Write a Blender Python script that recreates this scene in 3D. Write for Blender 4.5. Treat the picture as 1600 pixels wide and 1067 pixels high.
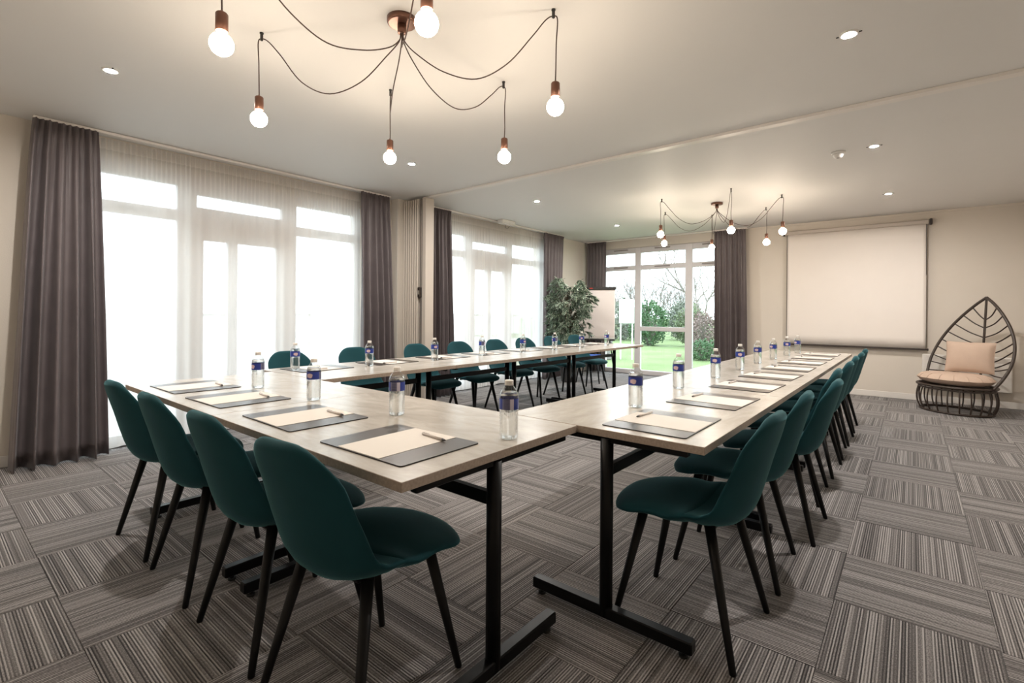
import bpy, bmesh, math, random
from mathutils import Vector, Matrix
from math import sin, cos, pi, radians as RAD

random.seed(7)
for o in list(bpy.data.objects):
    bpy.data.objects.remove(o)
SC = bpy.context.scene
COL = SC.collection

# ------------------------------------------------------------------ camera, world, exposure
cam_data = bpy.data.cameras.new('camera')
cam_data.sensor_width = 36.0
cam_data.lens = 36.0 * 766.95 / 1600.0
cam_data.shift_y = -(533.5 - 488.257) / 1600.0
cam_data.clip_start = 0.05
cam_data.clip_end = 400
cam = bpy.data.objects.new('camera', cam_data)
COL.objects.link(cam)
_y, _r = RAD(39.206), RAD(0.436)
_F = Vector((-sin(_y), cos(_y), 0)); _R = Vector((cos(_y), sin(_y), 0)); _U = Vector((0, 0, 1))
_R2 = _R * cos(_r) + _U * sin(_r); _U2 = _U * cos(_r) - _R * sin(_r)
_m = Matrix((_R2, _U2, -_F)).transposed().to_4x4()
_m.translation = (0, 0, 1.183)
cam.matrix_world = _m
SC.camera = cam

world = bpy.data.worlds.new('overcast_sky')
SC.world = world
world.use_nodes = True
_bg = world.node_tree.nodes['Background']
_bg.inputs[0].default_value = (0.82, 0.92, 1.0, 1)
_bg.inputs[1].default_value = 3.1
BULB_POWER = 80.0
SPOT_POWER = 2600.0

vs = SC.view_settings
vs.view_transform = 'Standard'
vs.look = 'None'
vs.gamma = 1
vs.exposure = 0.76
vs.use_curve_mapping = False

# ------------------------------------------------------------------ helpers
def tag(o, label=None, cat=None, group=None, kind=None):
    if label: o['label'] = label
    if cat: o['category'] = cat
    if group: o['group'] = group
    if kind: o['kind'] = kind
    return o

def empty(name, loc=(0, 0, 0), rz=0.0, label=None, cat=None, group=None, kind=None):
    o = bpy.data.objects.new(name, None)
    o.empty_display_size = 0.1
    COL.objects.link(o)
    o.location = loc
    o.rotation_euler = (0, 0, rz)
    return tag(o, label, cat, group, kind)

def copy_tree(o, parent=None):
    c = o.copy()
    COL.objects.link(c)
    c.parent = parent
    for ch in o.children:
        copy_tree(ch, c)
    return c

class MB:
    """collects geometry for ONE mesh"""
    def __init__(s):
        s.v = []; s.f = []; s.mi = []; s.sm = []
    def add(s, vs_, fs, mi=0, smooth=False):
        n = len(s.v)
        s.v += [tuple(p) for p in vs_]
        for f in fs:
            s.f.append(tuple(i + n for i in f)); s.mi.append(mi); s.sm.append(smooth)
    def box(s, x0, x1, y0, y1, z0, z1, mi=0, bev=0.0, topmi=None):
        if bev <= 0:
            vv = [(x0,y0,z0),(x1,y0,z0),(x1,y1,z0),(x0,y1,z0),(x0,y0,z1),(x1,y0,z1),(x1,y1,z1),(x0,y1,z1)]
            s.add(vv, [(3,2,1,0)], mi); n = len(s.v) - 8
            s.f.append(tuple(n+i for i in (4,5,6,7))); s.mi.append(mi if topmi is None else topmi); s.sm.append(False)
            for f in ((0,1,5,4),(1,2,6,5),(2,3,7,6),(3,0,4,7)):
                s.f.append(tuple(n+i for i in f)); s.mi.append(mi); s.sm.append(False)
            return
        b = bev
        rings = [(b, z0), (0, z0 + b), (0, z1 - b), (b, z1)]
        vv = []
        for i, z in rings:
            # octagonal outline: corners cut by b
            c = b
            xx0, xx1, yy0, yy1 = x0 + i, x1 - i, y0 + i, y1 - i
            vv += [(xx0+c,yy0,z),(xx1-c,yy0,z),(xx1,yy0+c,z),(xx1,yy1-c,z),(xx1-c,yy1,z),(xx0+c,yy1,z),(xx0,yy1-c,z),(xx0,yy0+c,z)]
        fs = []
        for r in range(3):
            for k in range(8):
                a, c2 = r*8 + k, r*8 + (k+1) % 8
                fs.append((a, c2, c2+8, a+8))
        s.add(vv, fs + [tuple(range(7, -1, -1))], mi)
        n = len(s.v) - 32
        s.f.append(tuple(n + 24 + k for k in range(8))); s.mi.append(mi if topmi is None else topmi); s.sm.append(False)
    def cyl(s, p, q, r0, r1=None, n=12, mi=0, caps=True, smooth=True):
        r1 = r0 if r1 is None else r1
        s.tube([p, q], [r0, r1], n, mi, caps, smooth)
    def tube(s, pts, rad, n=8, mi=0, caps=True, smooth=True, closed=False):
        pts = [Vector(p) for p in pts]
        if not isinstance(rad, (list, tuple)): rad = [rad] * len(pts)
        m = len(pts); vv = []; prev = None
        for i, p in enumerate(pts):
            if closed: t = pts[(i+1) % m] - pts[i-1]
            elif i == 0: t = pts[1] - p
            elif i == m-1: t = p - pts[i-1]
            else: t = pts[i+1] - pts[i-1]
            t = t.normalized() if t.length > 1e-9 else Vector((0,0,1))
            if prev is None:
                a = Vector((0,0,1)) if abs(t.z) < .9 else Vector((1,0,0))
                u = t.cross(a).normalized()
            else:
                u = prev - t * prev.dot(t)
                u = u.normalized() if u.length > 1e-6 else t.orthogonal().normalized()
            w = t.cross(u); prev = u
            for k in range(n):
                an = 2*pi*k/n
                vv.append(p + (u*cos(an) + w*sin(an)) * rad[i])
        fs = []
        for i in range(m if closed else m-1):
            j = (i+1) % m
            for k in range(n):
                k2 = (k+1) % n
                fs.append((i*n+k, i*n+k2, j*n+k2, j*n+k))
        s.add(vv, fs, mi, smooth)
        if caps and not closed:
            b = len(s.v) - m*n
            s.f.append(tuple(b+k for k in range(n-1, -1, -1))); s.mi.append(mi); s.sm.append(False)
            s.f.append(tuple(b+(m-1)*n+k for k in range(n))); s.mi.append(mi); s.sm.append(False)
    def lathe(s, prof, n=20, cx=0, cy=0, mi=0, smooth=True, cap0=True, cap1=True):
        vv = []
        for r, z in prof:
            for k in range(n):
                a = 2*pi*k/n
                vv.append((cx + r*cos(a), cy + r*sin(a), z))
        fs = []
        for i in range(len(prof)-1):
            for k in range(n):
                k2 = (k+1) % n
                fs.append((i*n+k, i*n+k2, (i+1)*n+k2, (i+1)*n+k))
        s.add(vv, fs, mi, smooth)
        b = len(s.v) - len(prof)*n
        if cap0: s.f.append(tuple(b+k for k in range(n-1,-1,-1))); s.mi.append(mi); s.sm.append(False)
        if cap1: s.f.append(tuple(b+(len(prof)-1)*n+k for k in range(n))); s.mi.append(mi); s.sm.append(False)
    def sphere(s, c, r, n=16, m=10, mi=0, sz=1.0):
        vv = [(c[0], c[1], c[2]-r*sz)]
        for i in range(1, m):
            a = -pi/2 + pi*i/m
            for k in range(n):
                b = 2*pi*k/n
                vv.append((c[0]+r*cos(a)*cos(b), c[1]+r*cos(a)*sin(b), c[2]+r*sz*sin(a)))
        vv.append((c[0], c[1], c[2]+r*sz))
        fs = []
        for k in range(n):
            fs.append((0, 1+(k+1) % n, 1+k))
            fs.append((len(vv)-1, 1+(m-2)*n+k, 1+(m-2)*n+(k+1) % n))
        for i in range(m-2):
            for k in range(n):
                k2 = (k+1) % n
                fs.append((1+i*n+k, 1+i*n+k2, 1+(i+1)*n+k2, 1+(i+1)*n+k))
        s.add(vv, fs, mi, True)
    def mesh(s, name, mats):
        me = bpy.data.meshes.new(name)
        me.from_pydata(s.v, [], s.f)
        for m in (mats if isinstance(mats, (list, tuple)) else [mats]):
            me.materials.append(m)
        me.polygons.foreach_set('material_index', s.mi)
        me.polygons.foreach_set('use_smooth', s.sm)
        me.update()
        return me
    def build(s, name, mats, parent=None, loc=None, rz=None):
        o = bpy.data.objects.new(name, s.mesh(name, mats))
        COL.objects.link(o)
        if parent: o.parent = parent
        if loc: o.location = loc
        if rz: o.rotation_euler = (0, 0, rz)
        return o

def link_mesh(name, me, parent=None, loc=(0,0,0), rz=0.0):
    o = bpy.data.objects.new(name, me)
    COL.objects.link(o)
    o.location = loc
    o.rotation_euler = (0, 0, rz)
    if parent: o.parent = parent
    return o

def catmull(P, n=8, closed=False):
    P = [Vector(p) for p in P]
    out = []
    m = len(P)
    for i in range(m if closed else m-1):
        if closed:
            a, b, c, d = P[i-1], P[i], P[(i+1) % m], P[(i+2) % m]
        else:
            a, b, c, d = P[max(i-1,0)], P[i], P[i+1], P[min(i+2,m-1)]
        for k in range(n):
            t = k/n
            out.append(0.5*((2*b) + (c-a)*t + (2*a-5*b+4*c-d)*t*t + (3*b-a-3*c+d)*t**3))
    if not closed: out.append(P[-1])
    return out

def lerp_tab(tab, x):
    for (a, va), (b, vb) in zip(tab, tab[1:]):
        if x <= b:
            t = (x-a)/(b-a); t = t*t*(3-2*t)
            return va + (vb-va)*t
    return tab[-1][1]

# ------------------------------------------------------------------ materials
def new_mat(name):
    m = bpy.data.materials.new(name); m.use_nodes = True
    nt = m.node_tree
    return m, nt, nt.nodes['Principled BSDF'], nt.nodes['Material Output']

def setc(sock, c):
    sock.default_value = (c[0], c[1], c[2], 1)

def plain(name, col, rough=.5, metal=0, noise=0.0, nscale=20, bump=0.0, bscale=80, spec=None, sheen=0, sheentint=None, emit=None, coords='Object', dist=.002):
    m, nt, b, out = new_mat(name)
    setc(b.inputs['Base Color'], col)
    b.inputs['Roughness'].default_value = rough
    b.inputs['Metallic'].default_value = metal
    if spec is not None: b.inputs['Specular IOR Level'].default_value = spec
    if sheen:
        b.inputs['Sheen Weight'].default_value = sheen
        b.inputs['Sheen Roughness'].default_value = .35
        if sheentint: setc(b.inputs['Sheen Tint'], sheentint)
    tc = nt.nodes.new('ShaderNodeTexCoord')
    if noise:
        n = nt.nodes.new('ShaderNodeTexNoise'); n.inputs['Scale'].default_value = nscale; n.inputs['Detail'].default_value = 4
        nt.links.new(tc.outputs[coords], n.inputs['Vector'])
        mx = nt.nodes.new('ShaderNodeMix'); mx.data_type = 'RGBA'
        mx.inputs[6].default_value = tuple(c*(1-noise) for c in col) + (1,)
        mx.inputs[7].default_value = tuple(min(1, c*(1+noise)) for c in col) + (1,)
        nt.links.new(n.outputs['Fac'], mx.inputs[0]); nt.links.new(mx.outputs[2], b.inputs['Base Color'])
    if bump:
        n2 = nt.nodes.new('ShaderNodeTexNoise'); n2.inputs['Scale'].default_value = bscale; n2.inputs['Detail'].default_value = 3
        nt.links.new(tc.outputs[coords], n2.inputs['Vector'])
        bp = nt.nodes.new('ShaderNodeBump'); bp.inputs['Strength'].default_value = bump; bp.inputs['Distance'].default_value = dist
        nt.links.new(n2.outputs['Fac'], bp.inputs['Height']); nt.links.new(bp.outputs['Normal'], b.inputs['Normal'])
    if emit:
        setc(b.inputs['Emission Color'], emit[0]); b.inputs['Emission Strength'].default_value = emit[1]
    return m

M = {}
M['wall'] = plain('wall_paint', (.66, .60, .53), .75, bump=.35, bscale=170, noise=.03, nscale=3, dist=.003)
M['ceiling'] = plain('ceiling_paint', (.70, .685, .665), .6, noise=.02, nscale=2)
M['trim'] = plain('trim_white', (.74, .70, .66), .4, noise=.02)
M['frame'] = plain('window_frame_white', (.66, .63, .64), .35, noise=.02, nscale=8)
M['vent'] = plain('vent_grey', (.30, .27, .26), .5, noise=.05)
M['black_steel'] = plain('black_powder_coat', (.004, .004, .0045), .36, spec=.2, noise=.15, nscale=60, bump=.1, bscale=400)
M['black_leg'] = plain('black_chair_leg', (.005, .0048, .005), .42, spec=.2, noise=.1, nscale=50)
M['rubber'] = plain('black_rubber', (.008, .008, .008), .7, noise=.1)
M['copper'] = plain('copper_brown', (.17, .085, .06), .32, metal=.75, noise=.1, nscale=30)
M['cord'] = plain('brown_cord', (.055, .030, .022), .6, noise=.15, nscale=200)
M['gunmetal'] = plain('dark_clip', (.02, .018, .017), .5, noise=.1)
M['pad'] = plain('desk_pad_leatherette', (.068, .054, .047), .30, noise=.12, nscale=80, bump=.12, bscale=500)
M['pad_edge'] = plain('desk_pad_edge', (.012, .010, .010), .5, noise=.1)
M['paper'] = plain('cream_paper', (.68, .635, .585), .6, noise=.015, nscale=30)
M['pen_white'] = plain('pen_plastic', (.62, .56, .52), .3, noise=.03)
M['pen_dark'] = plain('pen_tip', (.06, .05, .05), .3, noise=.05)
M['cushion'] = plain('beige_canvas', (.50, .37, .29), .8, noise=.06, nscale=14, bump=.25, bscale=350)
M['rattan'] = plain('dark_brown_cane', (.035, .022, .016), .45, noise=.3, nscale=60, bump=.2, bscale=120)
M['screen'] = plain('screen_fabric', (.80, .74, .69), .7, noise=.025, nscale=4)
M['screen_case'] = plain('screen_case', (.50, .44, .39), .45, noise=.03)
M['screen_dark'] = plain('screen_end_cap', (.035, .025, .022), .5, noise=.1)
M['heater'] = plain('heater_enamel', (.72, .68, .64), .35, noise=.02)
M['heater_dark'] = plain('heater_grille', (.30, .28, .27), .5, noise=.05)
M['white_plastic'] = plain('white_plastic', (.72, .70, .67), .35, noise=.02)
M['partition'] = plain('beige_partition_vinyl', (.52, .46, .40), .55, noise=.04, nscale=9, bump=.1, bscale=300)
M['brown_dark'] = plain('brown_latch', (.03, .02, .016), .4, noise=.1)
M['board'] = plain('flipchart_paper', (.66, .60, .57), .6, noise=.02)
M['red'] = plain('red_mark', (.45, .03, .02), .5, noise=.05)
M['pot'] = plain('dark_pot', (.045, .04, .04), .5, noise=.1)
M['soil'] = plain('soil', (.03, .02, .015), .9, noise=.3, bump=.6)
M['bark'] = plain('ficus_bark', (.11, .085, .06), .8, noise=.3, nscale=30, bump=.4, bscale=60)
M['leaf_green'] = plain('ficus_leaf_green', (.04, .11, .065), .35, noise=.35, nscale=6)
M['leaf_cream'] = plain('ficus_leaf_cream', (.58, .64, .52), .4, noise=.15, nscale=6)
M['blue_fabric'] = plain('blue_fabric', (.03, .10, .42), .8, noise=.1, nscale=60)
M['cap'] = plain('bottle_cap', (.80, .77, .73), .35, noise=.03)
M['latch_metal'] = plain('latch_metal', (.5, .47, .43), .3, metal=.9, noise=.05)
M['partition_dark'] = plain('partition_dark_strip', (.03, .028, .026), .6, noise=.1)
M['door_handle'] = plain('handle_grey', (.35, .34, .34), .35, metal=.6, noise=.05)

def fabric(name, col, tint, weave=900, rough=.85, sheen=.6):
    m, nt, b, out = new_mat(name)
    tc = nt.nodes.new('ShaderNodeTexCoord')
    n = nt.nodes.new('ShaderNodeTexNoise'); n.inputs['Scale'].default_value = 7; n.inputs['Detail'].default_value = 6
    nt.links.new(tc.outputs['Object'], n.inputs['Vector'])
    mx = nt.nodes.new('ShaderNodeMix'); mx.data_type = 'RGBA'
    mx.inputs[6].default_value = tuple(c*.82 for c in col) + (1,)
    mx.inputs[7].default_value = tuple(c*1.18 for c in col) + (1,)
    nt.links.new(n.outputs['Fac'], mx.inputs[0]); nt.links.new(mx.outputs[2], b.inputs['Base Color'])
    b.inputs['Roughness'].default_value = rough
    b.inputs['Specular IOR Level'].default_value = .25
    b.inputs['Sheen Weight'].default_value = sheen
    b.inputs['Sheen Roughness'].default_value = .3
    setc(b.inputs['Sheen Tint'], tint)
    n2 = nt.nodes.new('ShaderNodeTexNoise'); n2.inputs['Scale'].default_value = weave; n2.inputs['Detail'].default_value = 2
    nt.links.new(tc.outputs['Object'], n2.inputs['Vector'])
    bp = nt.nodes.new('ShaderNodeBump'); bp.inputs['Strength'].default_value = .25; bp.inputs['Distance'].default_value = .001
    nt.links.new(n2.outputs['Fac'], bp.inputs['Height']); nt.links.new(bp.outputs['Normal'], b.inputs['Normal'])
    return m
M['teal'] = fabric('teal_velvet', (.0042, .045, .056), (.30, .70, .76), sheen=.35)
M['drape'] = fabric('taupe_drape_fabric', (.150, .128, .132), (.85, .82, .85), weave=500, rough=.42, sheen=.2)

def mat_sheer():
    m, nt, b, out = new_mat('sheer_voile')
    nt.nodes.remove(b)
    tc = nt.nodes.new('ShaderNodeTexCoord')
    sx = nt.nodes.new('ShaderNodeSeparateXYZ'); nt.links.new(tc.outputs['Object'], sx.inputs[0])
    # heading tape and the doubled top hem are denser than the rest of the voile
    ramp = nt.nodes.new('ShaderNodeMapRange'); ramp.inputs[1].default_value = 2.50; ramp.inputs[2].default_value = 2.51
    ramp.inputs[3].default_value = .66; ramp.inputs[4].default_value = .84
    nt.links.new(sx.outputs[2], ramp.inputs[0])
    n = nt.nodes.new('ShaderNodeTexNoise'); n.inputs['Scale'].default_value = 300
    nt.links.new(tc.outputs['Object'], n.inputs['Vector'])
    ad = nt.nodes.new('ShaderNodeMath'); ad.operation = 'MULTIPLY_ADD'; ad.inputs[1].default_value = .12; ad.inputs[2].default_value = -.06
    nt.links.new(n.outputs['Fac'], ad.inputs[0])
    su = nt.nodes.new('ShaderNodeMath'); su.operation = 'ADD'; su.use_clamp = True
    nt.links.new(ramp.outputs[0], su.inputs[0]); nt.links.new(ad.outputs[0], su.inputs[1])
    # a woven voile closes up where it is seen edge-on in a fold
    lw = nt.nodes.new('ShaderNodeLayerWeight'); lw.inputs[0].default_value = .5
    ma = nt.nodes.new('ShaderNodeMath'); ma.operation = 'MULTIPLY_ADD'; ma.inputs[1].default_value = .30; ma.use_clamp = True
    nt.links.new(lw.outputs['Facing'], ma.inputs[0]); nt.links.new(su.outputs[0], ma.inputs[2])
    su = ma
    tr = nt.nodes.new('ShaderNodeBsdfTransparent')
    di = nt.nodes.new('ShaderNodeBsdfDiffuse'); setc(di.inputs[0], (.80, .74, .67))
    tl = nt.nodes.new('ShaderNodeBsdfTranslucent'); setc(tl.inputs[0], (.68, .67, .655))
    mx = nt.nodes.new('ShaderNodeMixShader'); mx.inputs[0].default_value = .55
    nt.links.new(di.outputs[0], mx.inputs[1]); nt.links.new(tl.outputs[0], mx.inputs[2])
    mm = nt.nodes.new('ShaderNodeMixShader')
    nt.links.new(su.outputs[0], mm.inputs[0]); nt.links.new(tr.outputs[0], mm.inputs[1]); nt.links.new(mx.outputs[0], mm.inputs[2])
    nt.links.new(mm.outputs[0], out.inputs[0])
    return m
M['sheer'] = mat_sheer()

def mat_thin_glass(name, tint, gl=1.0, ior=1.45):
    m, nt, b, out = new_mat(name)
    nt.nodes.remove(b)
    tr = nt.nodes.new('ShaderNodeBsdfTransparent'); setc(tr.inputs[0], tint)
    g = nt.nodes.new('ShaderNodeBsdfGlossy'); g.inputs['Roughness'].default_value = .02
    fr = nt.nodes.new('ShaderNodeLayerWeight'); fr.inputs[0].default_value = .5
    pw = nt.nodes.new('ShaderNodeMath'); pw.operation = 'POWER'; pw.inputs[1].default_value = 3.0
    nt.links.new(fr.outputs['Facing'], pw.inputs[0])
    ml = nt.nodes.new('ShaderNodeMath'); ml.operation = 'MULTIPLY_ADD'; ml.inputs[1].default_value = .55*gl; ml.inputs[2].default_value = .035*gl
    nt.links.new(pw.outputs[0], ml.inputs[0])
    mx = nt.nodes.new('ShaderNodeMixShader')
    nt.links.new(ml.outputs[0], mx.inputs[0]); nt.links.new(tr.outputs[0], mx.inputs[1]); nt.links.new(g.outputs[0], mx.inputs[2])
    nt.links.new(mx.outputs[0], out.inputs[0])
    return m
M['glass'] = mat_thin_glass('window_glass', (.97, .99, .98), .6)
M['pet'] = mat_thin_glass('clear_bottle_plastic', (.95, .955, .95), 1.5, 1.5)

def mat_water():
    m, nt, b, out = new_mat('bottle_water')
    nt.nodes.remove(b)
    g = nt.nodes.new('ShaderNodeBsdfGlass'); g.inputs['IOR'].default_value = 1.33; g.inputs['Roughness'].default_value = .0
    t = nt.nodes.new('ShaderNodeBsdfTransparent'); setc(t.inputs[0], (.97, .98, .98))
    mx = nt.nodes.new('ShaderNodeMixShader'); mx.inputs[0].default_value = .40
    nt.links.new(g.outputs[0], mx.inputs[1]); nt.links.new(t.outputs[0], mx.inputs[2]); nt.links.new(mx.outputs[0], out.inputs[0])
    return m
M['water'] = mat_water()

def mat_emit(name, col, st):
    m, nt, b, out = new_mat(name)
    nt.nodes.remove(b)
    e = nt.nodes.new('ShaderNodeEmission'); setc(e.inputs[0], col); e.inputs[1].default_value = st
    nt.links.new(e.outputs[0], out.inputs[0])
    return m
M['bulb'] = mat_emit('glowing_bulb', (1.0, .84, .66), BULB_POWER)
M['spot'] = mat_emit('glowing_spot_lens', (1.0, .95, .89), SPOT_POWER)

def mat_carpet():
    m, nt, b, out = new_mat('striped_carpet')
    L = nt.links.new
    tc = nt.nodes.new('ShaderNodeTexCoord')
    sx = nt.nodes.new('ShaderNodeSeparateXYZ'); L(tc.outputs['Object'], sx.inputs[0])
    oi = nt.nodes.new('ShaderNodeObjectInfo')
    def math(op, a, b_=None, c=None):
        n = nt.nodes.new('ShaderNodeMath'); n.operation = op
        for i, s in enumerate((a, b_, c)):
            if s is None: continue
            if isinstance(s, (int, float)): n.inputs[i].default_value = s
            else: L(s, n.inputs[i])
        return n.outputs[0]
    # wobble of the yarn rows
    nz = nt.nodes.new('ShaderNodeTexNoise'); nz.inputs['Scale'].default_value = 25
    L(tc.outputs['Object'], nz.inputs['Vector'])
    x = math('MULTIPLY_ADD', nz.outputs['Fac'], .0012, sx.outputs[0])
    xs = math('MULTIPLY_ADD', oi.outputs['Random'], 37.0, x)
    row = math('FLOOR', math('MULTIPLY', xs, 215.0))
    wn = nt.nodes.new('ShaderNodeTexWhiteNoise'); wn.noise_dimensions = '1D'
    L(row, wn.inputs['W'])
    # rows alternate dark and light with random weight
    par = math('MODULO', math('ABSOLUTE', row), 2.0)
    v = math('ADD', math('MULTIPLY', wn.outputs['Value'], .55), math('MULTIPLY', par, .45))
    band = nt.nodes.new('ShaderNodeTexNoise'); band.noise_dimensions = '1D'; band.inputs['Scale'].default_value = 14; band.inputs['Detail'].default_value = 1
    L(xs, band.inputs['W'])
    v = math('ADD', v, math('MULTIPLY_ADD', band.outputs['Fac'], .5, -.25))
    # broken up along the yarn
    mp = nt.nodes.new('ShaderNodeMapping'); mp.inputs['Scale'].default_value = (300, 110, 1)
    L(tc.outputs['Object'], mp.inputs[0])
    sp = nt.nodes.new('ShaderNodeTexNoise'); sp.inputs['Scale'].default_value = 1.0; sp.inputs['Detail'].default_value = 2
    L(mp.outputs[0], sp.inputs['Vector'])
    v = math('ADD', v, math('MULTIPLY_ADD', sp.outputs['Fac'], .8, -.40))
    cr = nt.nodes.new('ShaderNodeValToRGB')
    e = cr.color_ramp.elements
    e[0].position = .05; e[0].color = (.034, .031, .032, 1)
    e[1].position = .95; e[1].color = (.41, .385, .375, 1)
    e2 = e.new(.5); e2.color = (.145, .133, .130, 1)
    L(v, cr.inputs[0]); L(cr.outputs[0], b.inputs['Base Color'])
    b.inputs['Roughness'].default_value = .95
    b.inputs['Specular IOR Level'].default_value = .1
    b.inputs['Sheen Weight'].default_value = .15
    fr = math('PINGPONG', math('MULTIPLY', xs, 215.0), .5)
    bp = nt.nodes.new('ShaderNodeBump'); bp.inputs['Strength'].default_value = .5; bp.inputs['Distance'].default_value = .003
    L(math('ADD', fr, sp.outputs['Fac']), bp.inputs['Height']); L(bp.outputs['Normal'], b.inputs['Normal'])
    return m
M['carpet'] = mat_carpet()
M['carpet_backing'] = plain('carpet_backing', (.06, .052, .05), .9, noise=.2, nscale=30)

def mat_top():
    m, nt, b, out = new_mat('pale_concrete_laminate')
    L = nt.links.new
    tc = nt.nodes.new('ShaderNodeTexCoord')
    mp = nt.nodes.new('ShaderNodeMapping'); mp.inputs['Scale'].default_value = (1.2, 3.2, 1)
    L(tc.outputs['Object'], mp.inputs[0])
    n1 = nt.nodes.new('ShaderNodeTexNoise'); n1.inputs['Scale'].default_value = 3.2; n1.inputs['Detail'].default_value = 9; n1.inputs['Roughness'].default_value = .65; n1.inputs['Distortion'].default_value = .6
    L(mp.outputs[0], n1.inputs['Vector'])
    cr = nt.nodes.new('ShaderNodeValToRGB')
    e = cr.color_ramp.elements
    e[0].position = .30; e[0].color = (.36, .330, .290, 1)
    e[1].position = .72; e[1].color = (.54, .503, .455, 1)
    L(n1.outputs['Fac'], cr.inputs[0])
    n2 = nt.nodes.new('ShaderNodeTexNoise'); n2.inputs['Scale'].default_value = 240; n2.inputs['Detail'].default_value = 2
    L(tc.outputs['Object'], n2.inputs['Vector'])
    mx = nt.nodes.new('ShaderNodeMix'); mx.data_type = 'RGBA'; mx.blend_type = 'OVERLAY'; mx.inputs[0].default_value = .25
    L(cr.outputs[0], mx.inputs[6]); L(n2.outputs['Color'], mx.inputs[7])
    hs = nt.nodes.new('ShaderNodeHueSaturation'); hs.inputs['Saturation'].default_value = .9
    L(mx.outputs[2], hs.inputs['Color']); L(cr.outputs[0], b.inputs['Base Color'])
    b.inputs['Roughness'].default_value = .27
    bp = nt.nodes.new('ShaderNodeBump'); bp.inputs['Strength'].default_value = .05; bp.inputs['Distance'].default_value = .001
    L(n1.outputs['Fac'], bp.inputs['Height']); L(bp.outputs['Normal'], b.inputs['Normal'])
    return m
M['top'] = mat_top()
M['top_edge'] = plain('laminate_edge', (.36, .29, .235), .45, noise=.35, nscale=120)

def mat_label():
    m, nt, b, out = new_mat('bottle_label_print')
    L = nt.links.new
    tc = nt.nodes.new('ShaderNodeTexCoord')
    sx = nt.nodes.new('ShaderNodeSeparateXYZ'); L(tc.outputs['Object'], sx.inputs[0])
    def math(op, a, b_=None, c=None):
        n = nt.nodes.new('ShaderNodeMath'); n.operation = op
        for i, s in enumerate((a, b_, c)):
            if s is None: continue
            if isinstance(s, (int, float)): n.inputs[i].default_value = s
            else: L(s, n.inputs[i])
        return n.outputs[0]
    ang = math('MULTIPLY_ADD', math('ARCTAN2', sx.outputs[1], sx.outputs[0]), 1/(2*pi), .5)   # 0..1 round the bottle
    cr = nt.nodes.new('ShaderNodeValToRGB'); cr.color_ramp.interpolation = 'CONSTANT'
    el = cr.color_ramp.elements
    blue = (.018, .040, .27, 1)
    el[0].position = 0; el[0].color = blue
    el[1].position = .52; el[1].color = (.16, .16, .26, 1)
    for p, c in ((.66, (.60, .55, .66, 1)), (.72, blue)):
        q = el.new(p); q.color = c
    L(ang, cr.inputs[0])
    # pale burst on the front face
    dx = math('MULTIPLY', math('SUBTRACT', ang, .30), 9.0)
    dz = math('MULTIPLY', math('SUBTRACT', sx.outputs[2], .1245), 62.0)
    ns = nt.nodes.new('ShaderNodeTexNoise'); ns.inputs['Scale'].default_value = 90
    L(tc.outputs['Object'], ns.inputs['Vector'])
    d = math('ADD', math('SQRT', math('ADD', math('MULTIPLY', dx, dx), math('MULTIPLY', dz, dz))), math('MULTIPLY', ns.outputs['Fac'], .55))
    blob = math('LESS_THAN', d, .95)
    mx = nt.nodes.new('ShaderNodeMix'); mx.data_type = 'RGBA'; L(blob, mx.inputs[0]); L(cr.outputs[0], mx.inputs[6])
    mx.inputs[7].default_value = (.62, .46, .48, 1)
    # small dark print lines on the grey panel
    isg = math('MULTIPLY', math('GREATER_THAN', ang, .55), math('LESS_THAN', ang, .64))
    ln = math('MULTIPLY', isg, math('GREATER_THAN', math('SINE', math('MULTIPLY', sx.outputs[2], 1400.0)), .35))
    mx2 = nt.nodes.new('ShaderNodeMix'); mx2.data_type = 'RGBA'; L(ln, mx2.inputs[0]); L(mx.outputs[2], mx2.inputs[6])
    mx2.inputs[7].default_value = (.02, .02, .07, 1)
    L(mx2.outputs[2], b.inputs['Base Color'])
    b.inputs['Roughness'].default_value = .35
    return m
M['label'] = mat_label()

def mat_grass():
    m, nt, b, out = new_mat('lawn_grass')
    L = nt.links.new
    tc = nt.nodes.new('ShaderNodeTexCoord')
    n1 = nt.nodes.new('ShaderNodeTexNoise'); n1.inputs['Scale'].default_value = .9; n1.inputs['Detail'].default_value = 8
    L(tc.outputs['Object'], n1.inputs['Vector'])
    cr = nt.nodes.new('ShaderNodeValToRGB')
    e = cr.color_ramp.elements
    e[0].position = .3; e[0].color = (.15, .215, .075, 1)
    e[1].position = .75; e[1].color = (.23, .30, .13, 1)
    L(n1.outputs['Fac'], cr.inputs[0]); L(cr.outputs[0], b.inputs['Base Color'])
    b.inputs['Roughness'].default_value = .9
    n2 = nt.nodes.new('ShaderNodeTexNoise'); n2.inputs['Scale'].default_value = 30; n2.inputs['Detail'].default_value = 4
    L(tc.outputs['Object'], n2.inputs['Vector'])
    bp = nt.nodes.new('ShaderNodeBump'); bp.inputs['Strength'].default_value = .8; bp.inputs['Distance'].default_value = .05
    L(n2.outputs['Fac'], bp.inputs['Height']); L(bp.outputs['Normal'], b.inputs['Normal'])
    return m
M['grass'] = mat_grass()
M['terrace'] = plain('terrace_concrete', (.42, .41, .39), .8, noise=.1, nscale=3)
M['bush'] = plain('bush_leaf', (.05, .115, .04), .6, noise=.5, nscale=2)
M['bush_pale'] = plain('bush_leaf_pale', (.13, .17, .085), .6, noise=.4, nscale=2)
M['bush_brown'] = plain('bush_twig', (.20, .145, .13), .8, noise=.3, nscale=2)
M['twig'] = plain('bare_bark', (.22, .195, .17), .85, noise=.25, nscale=5)
M['stone'] = plain('dry_stone', (.24, .22, .22), .85, noise=.35, nscale=6, bump=.5, bscale=20)
M['panel_white'] = plain('white_panel', (.80, .80, .80), .5, noise=.02)
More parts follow.
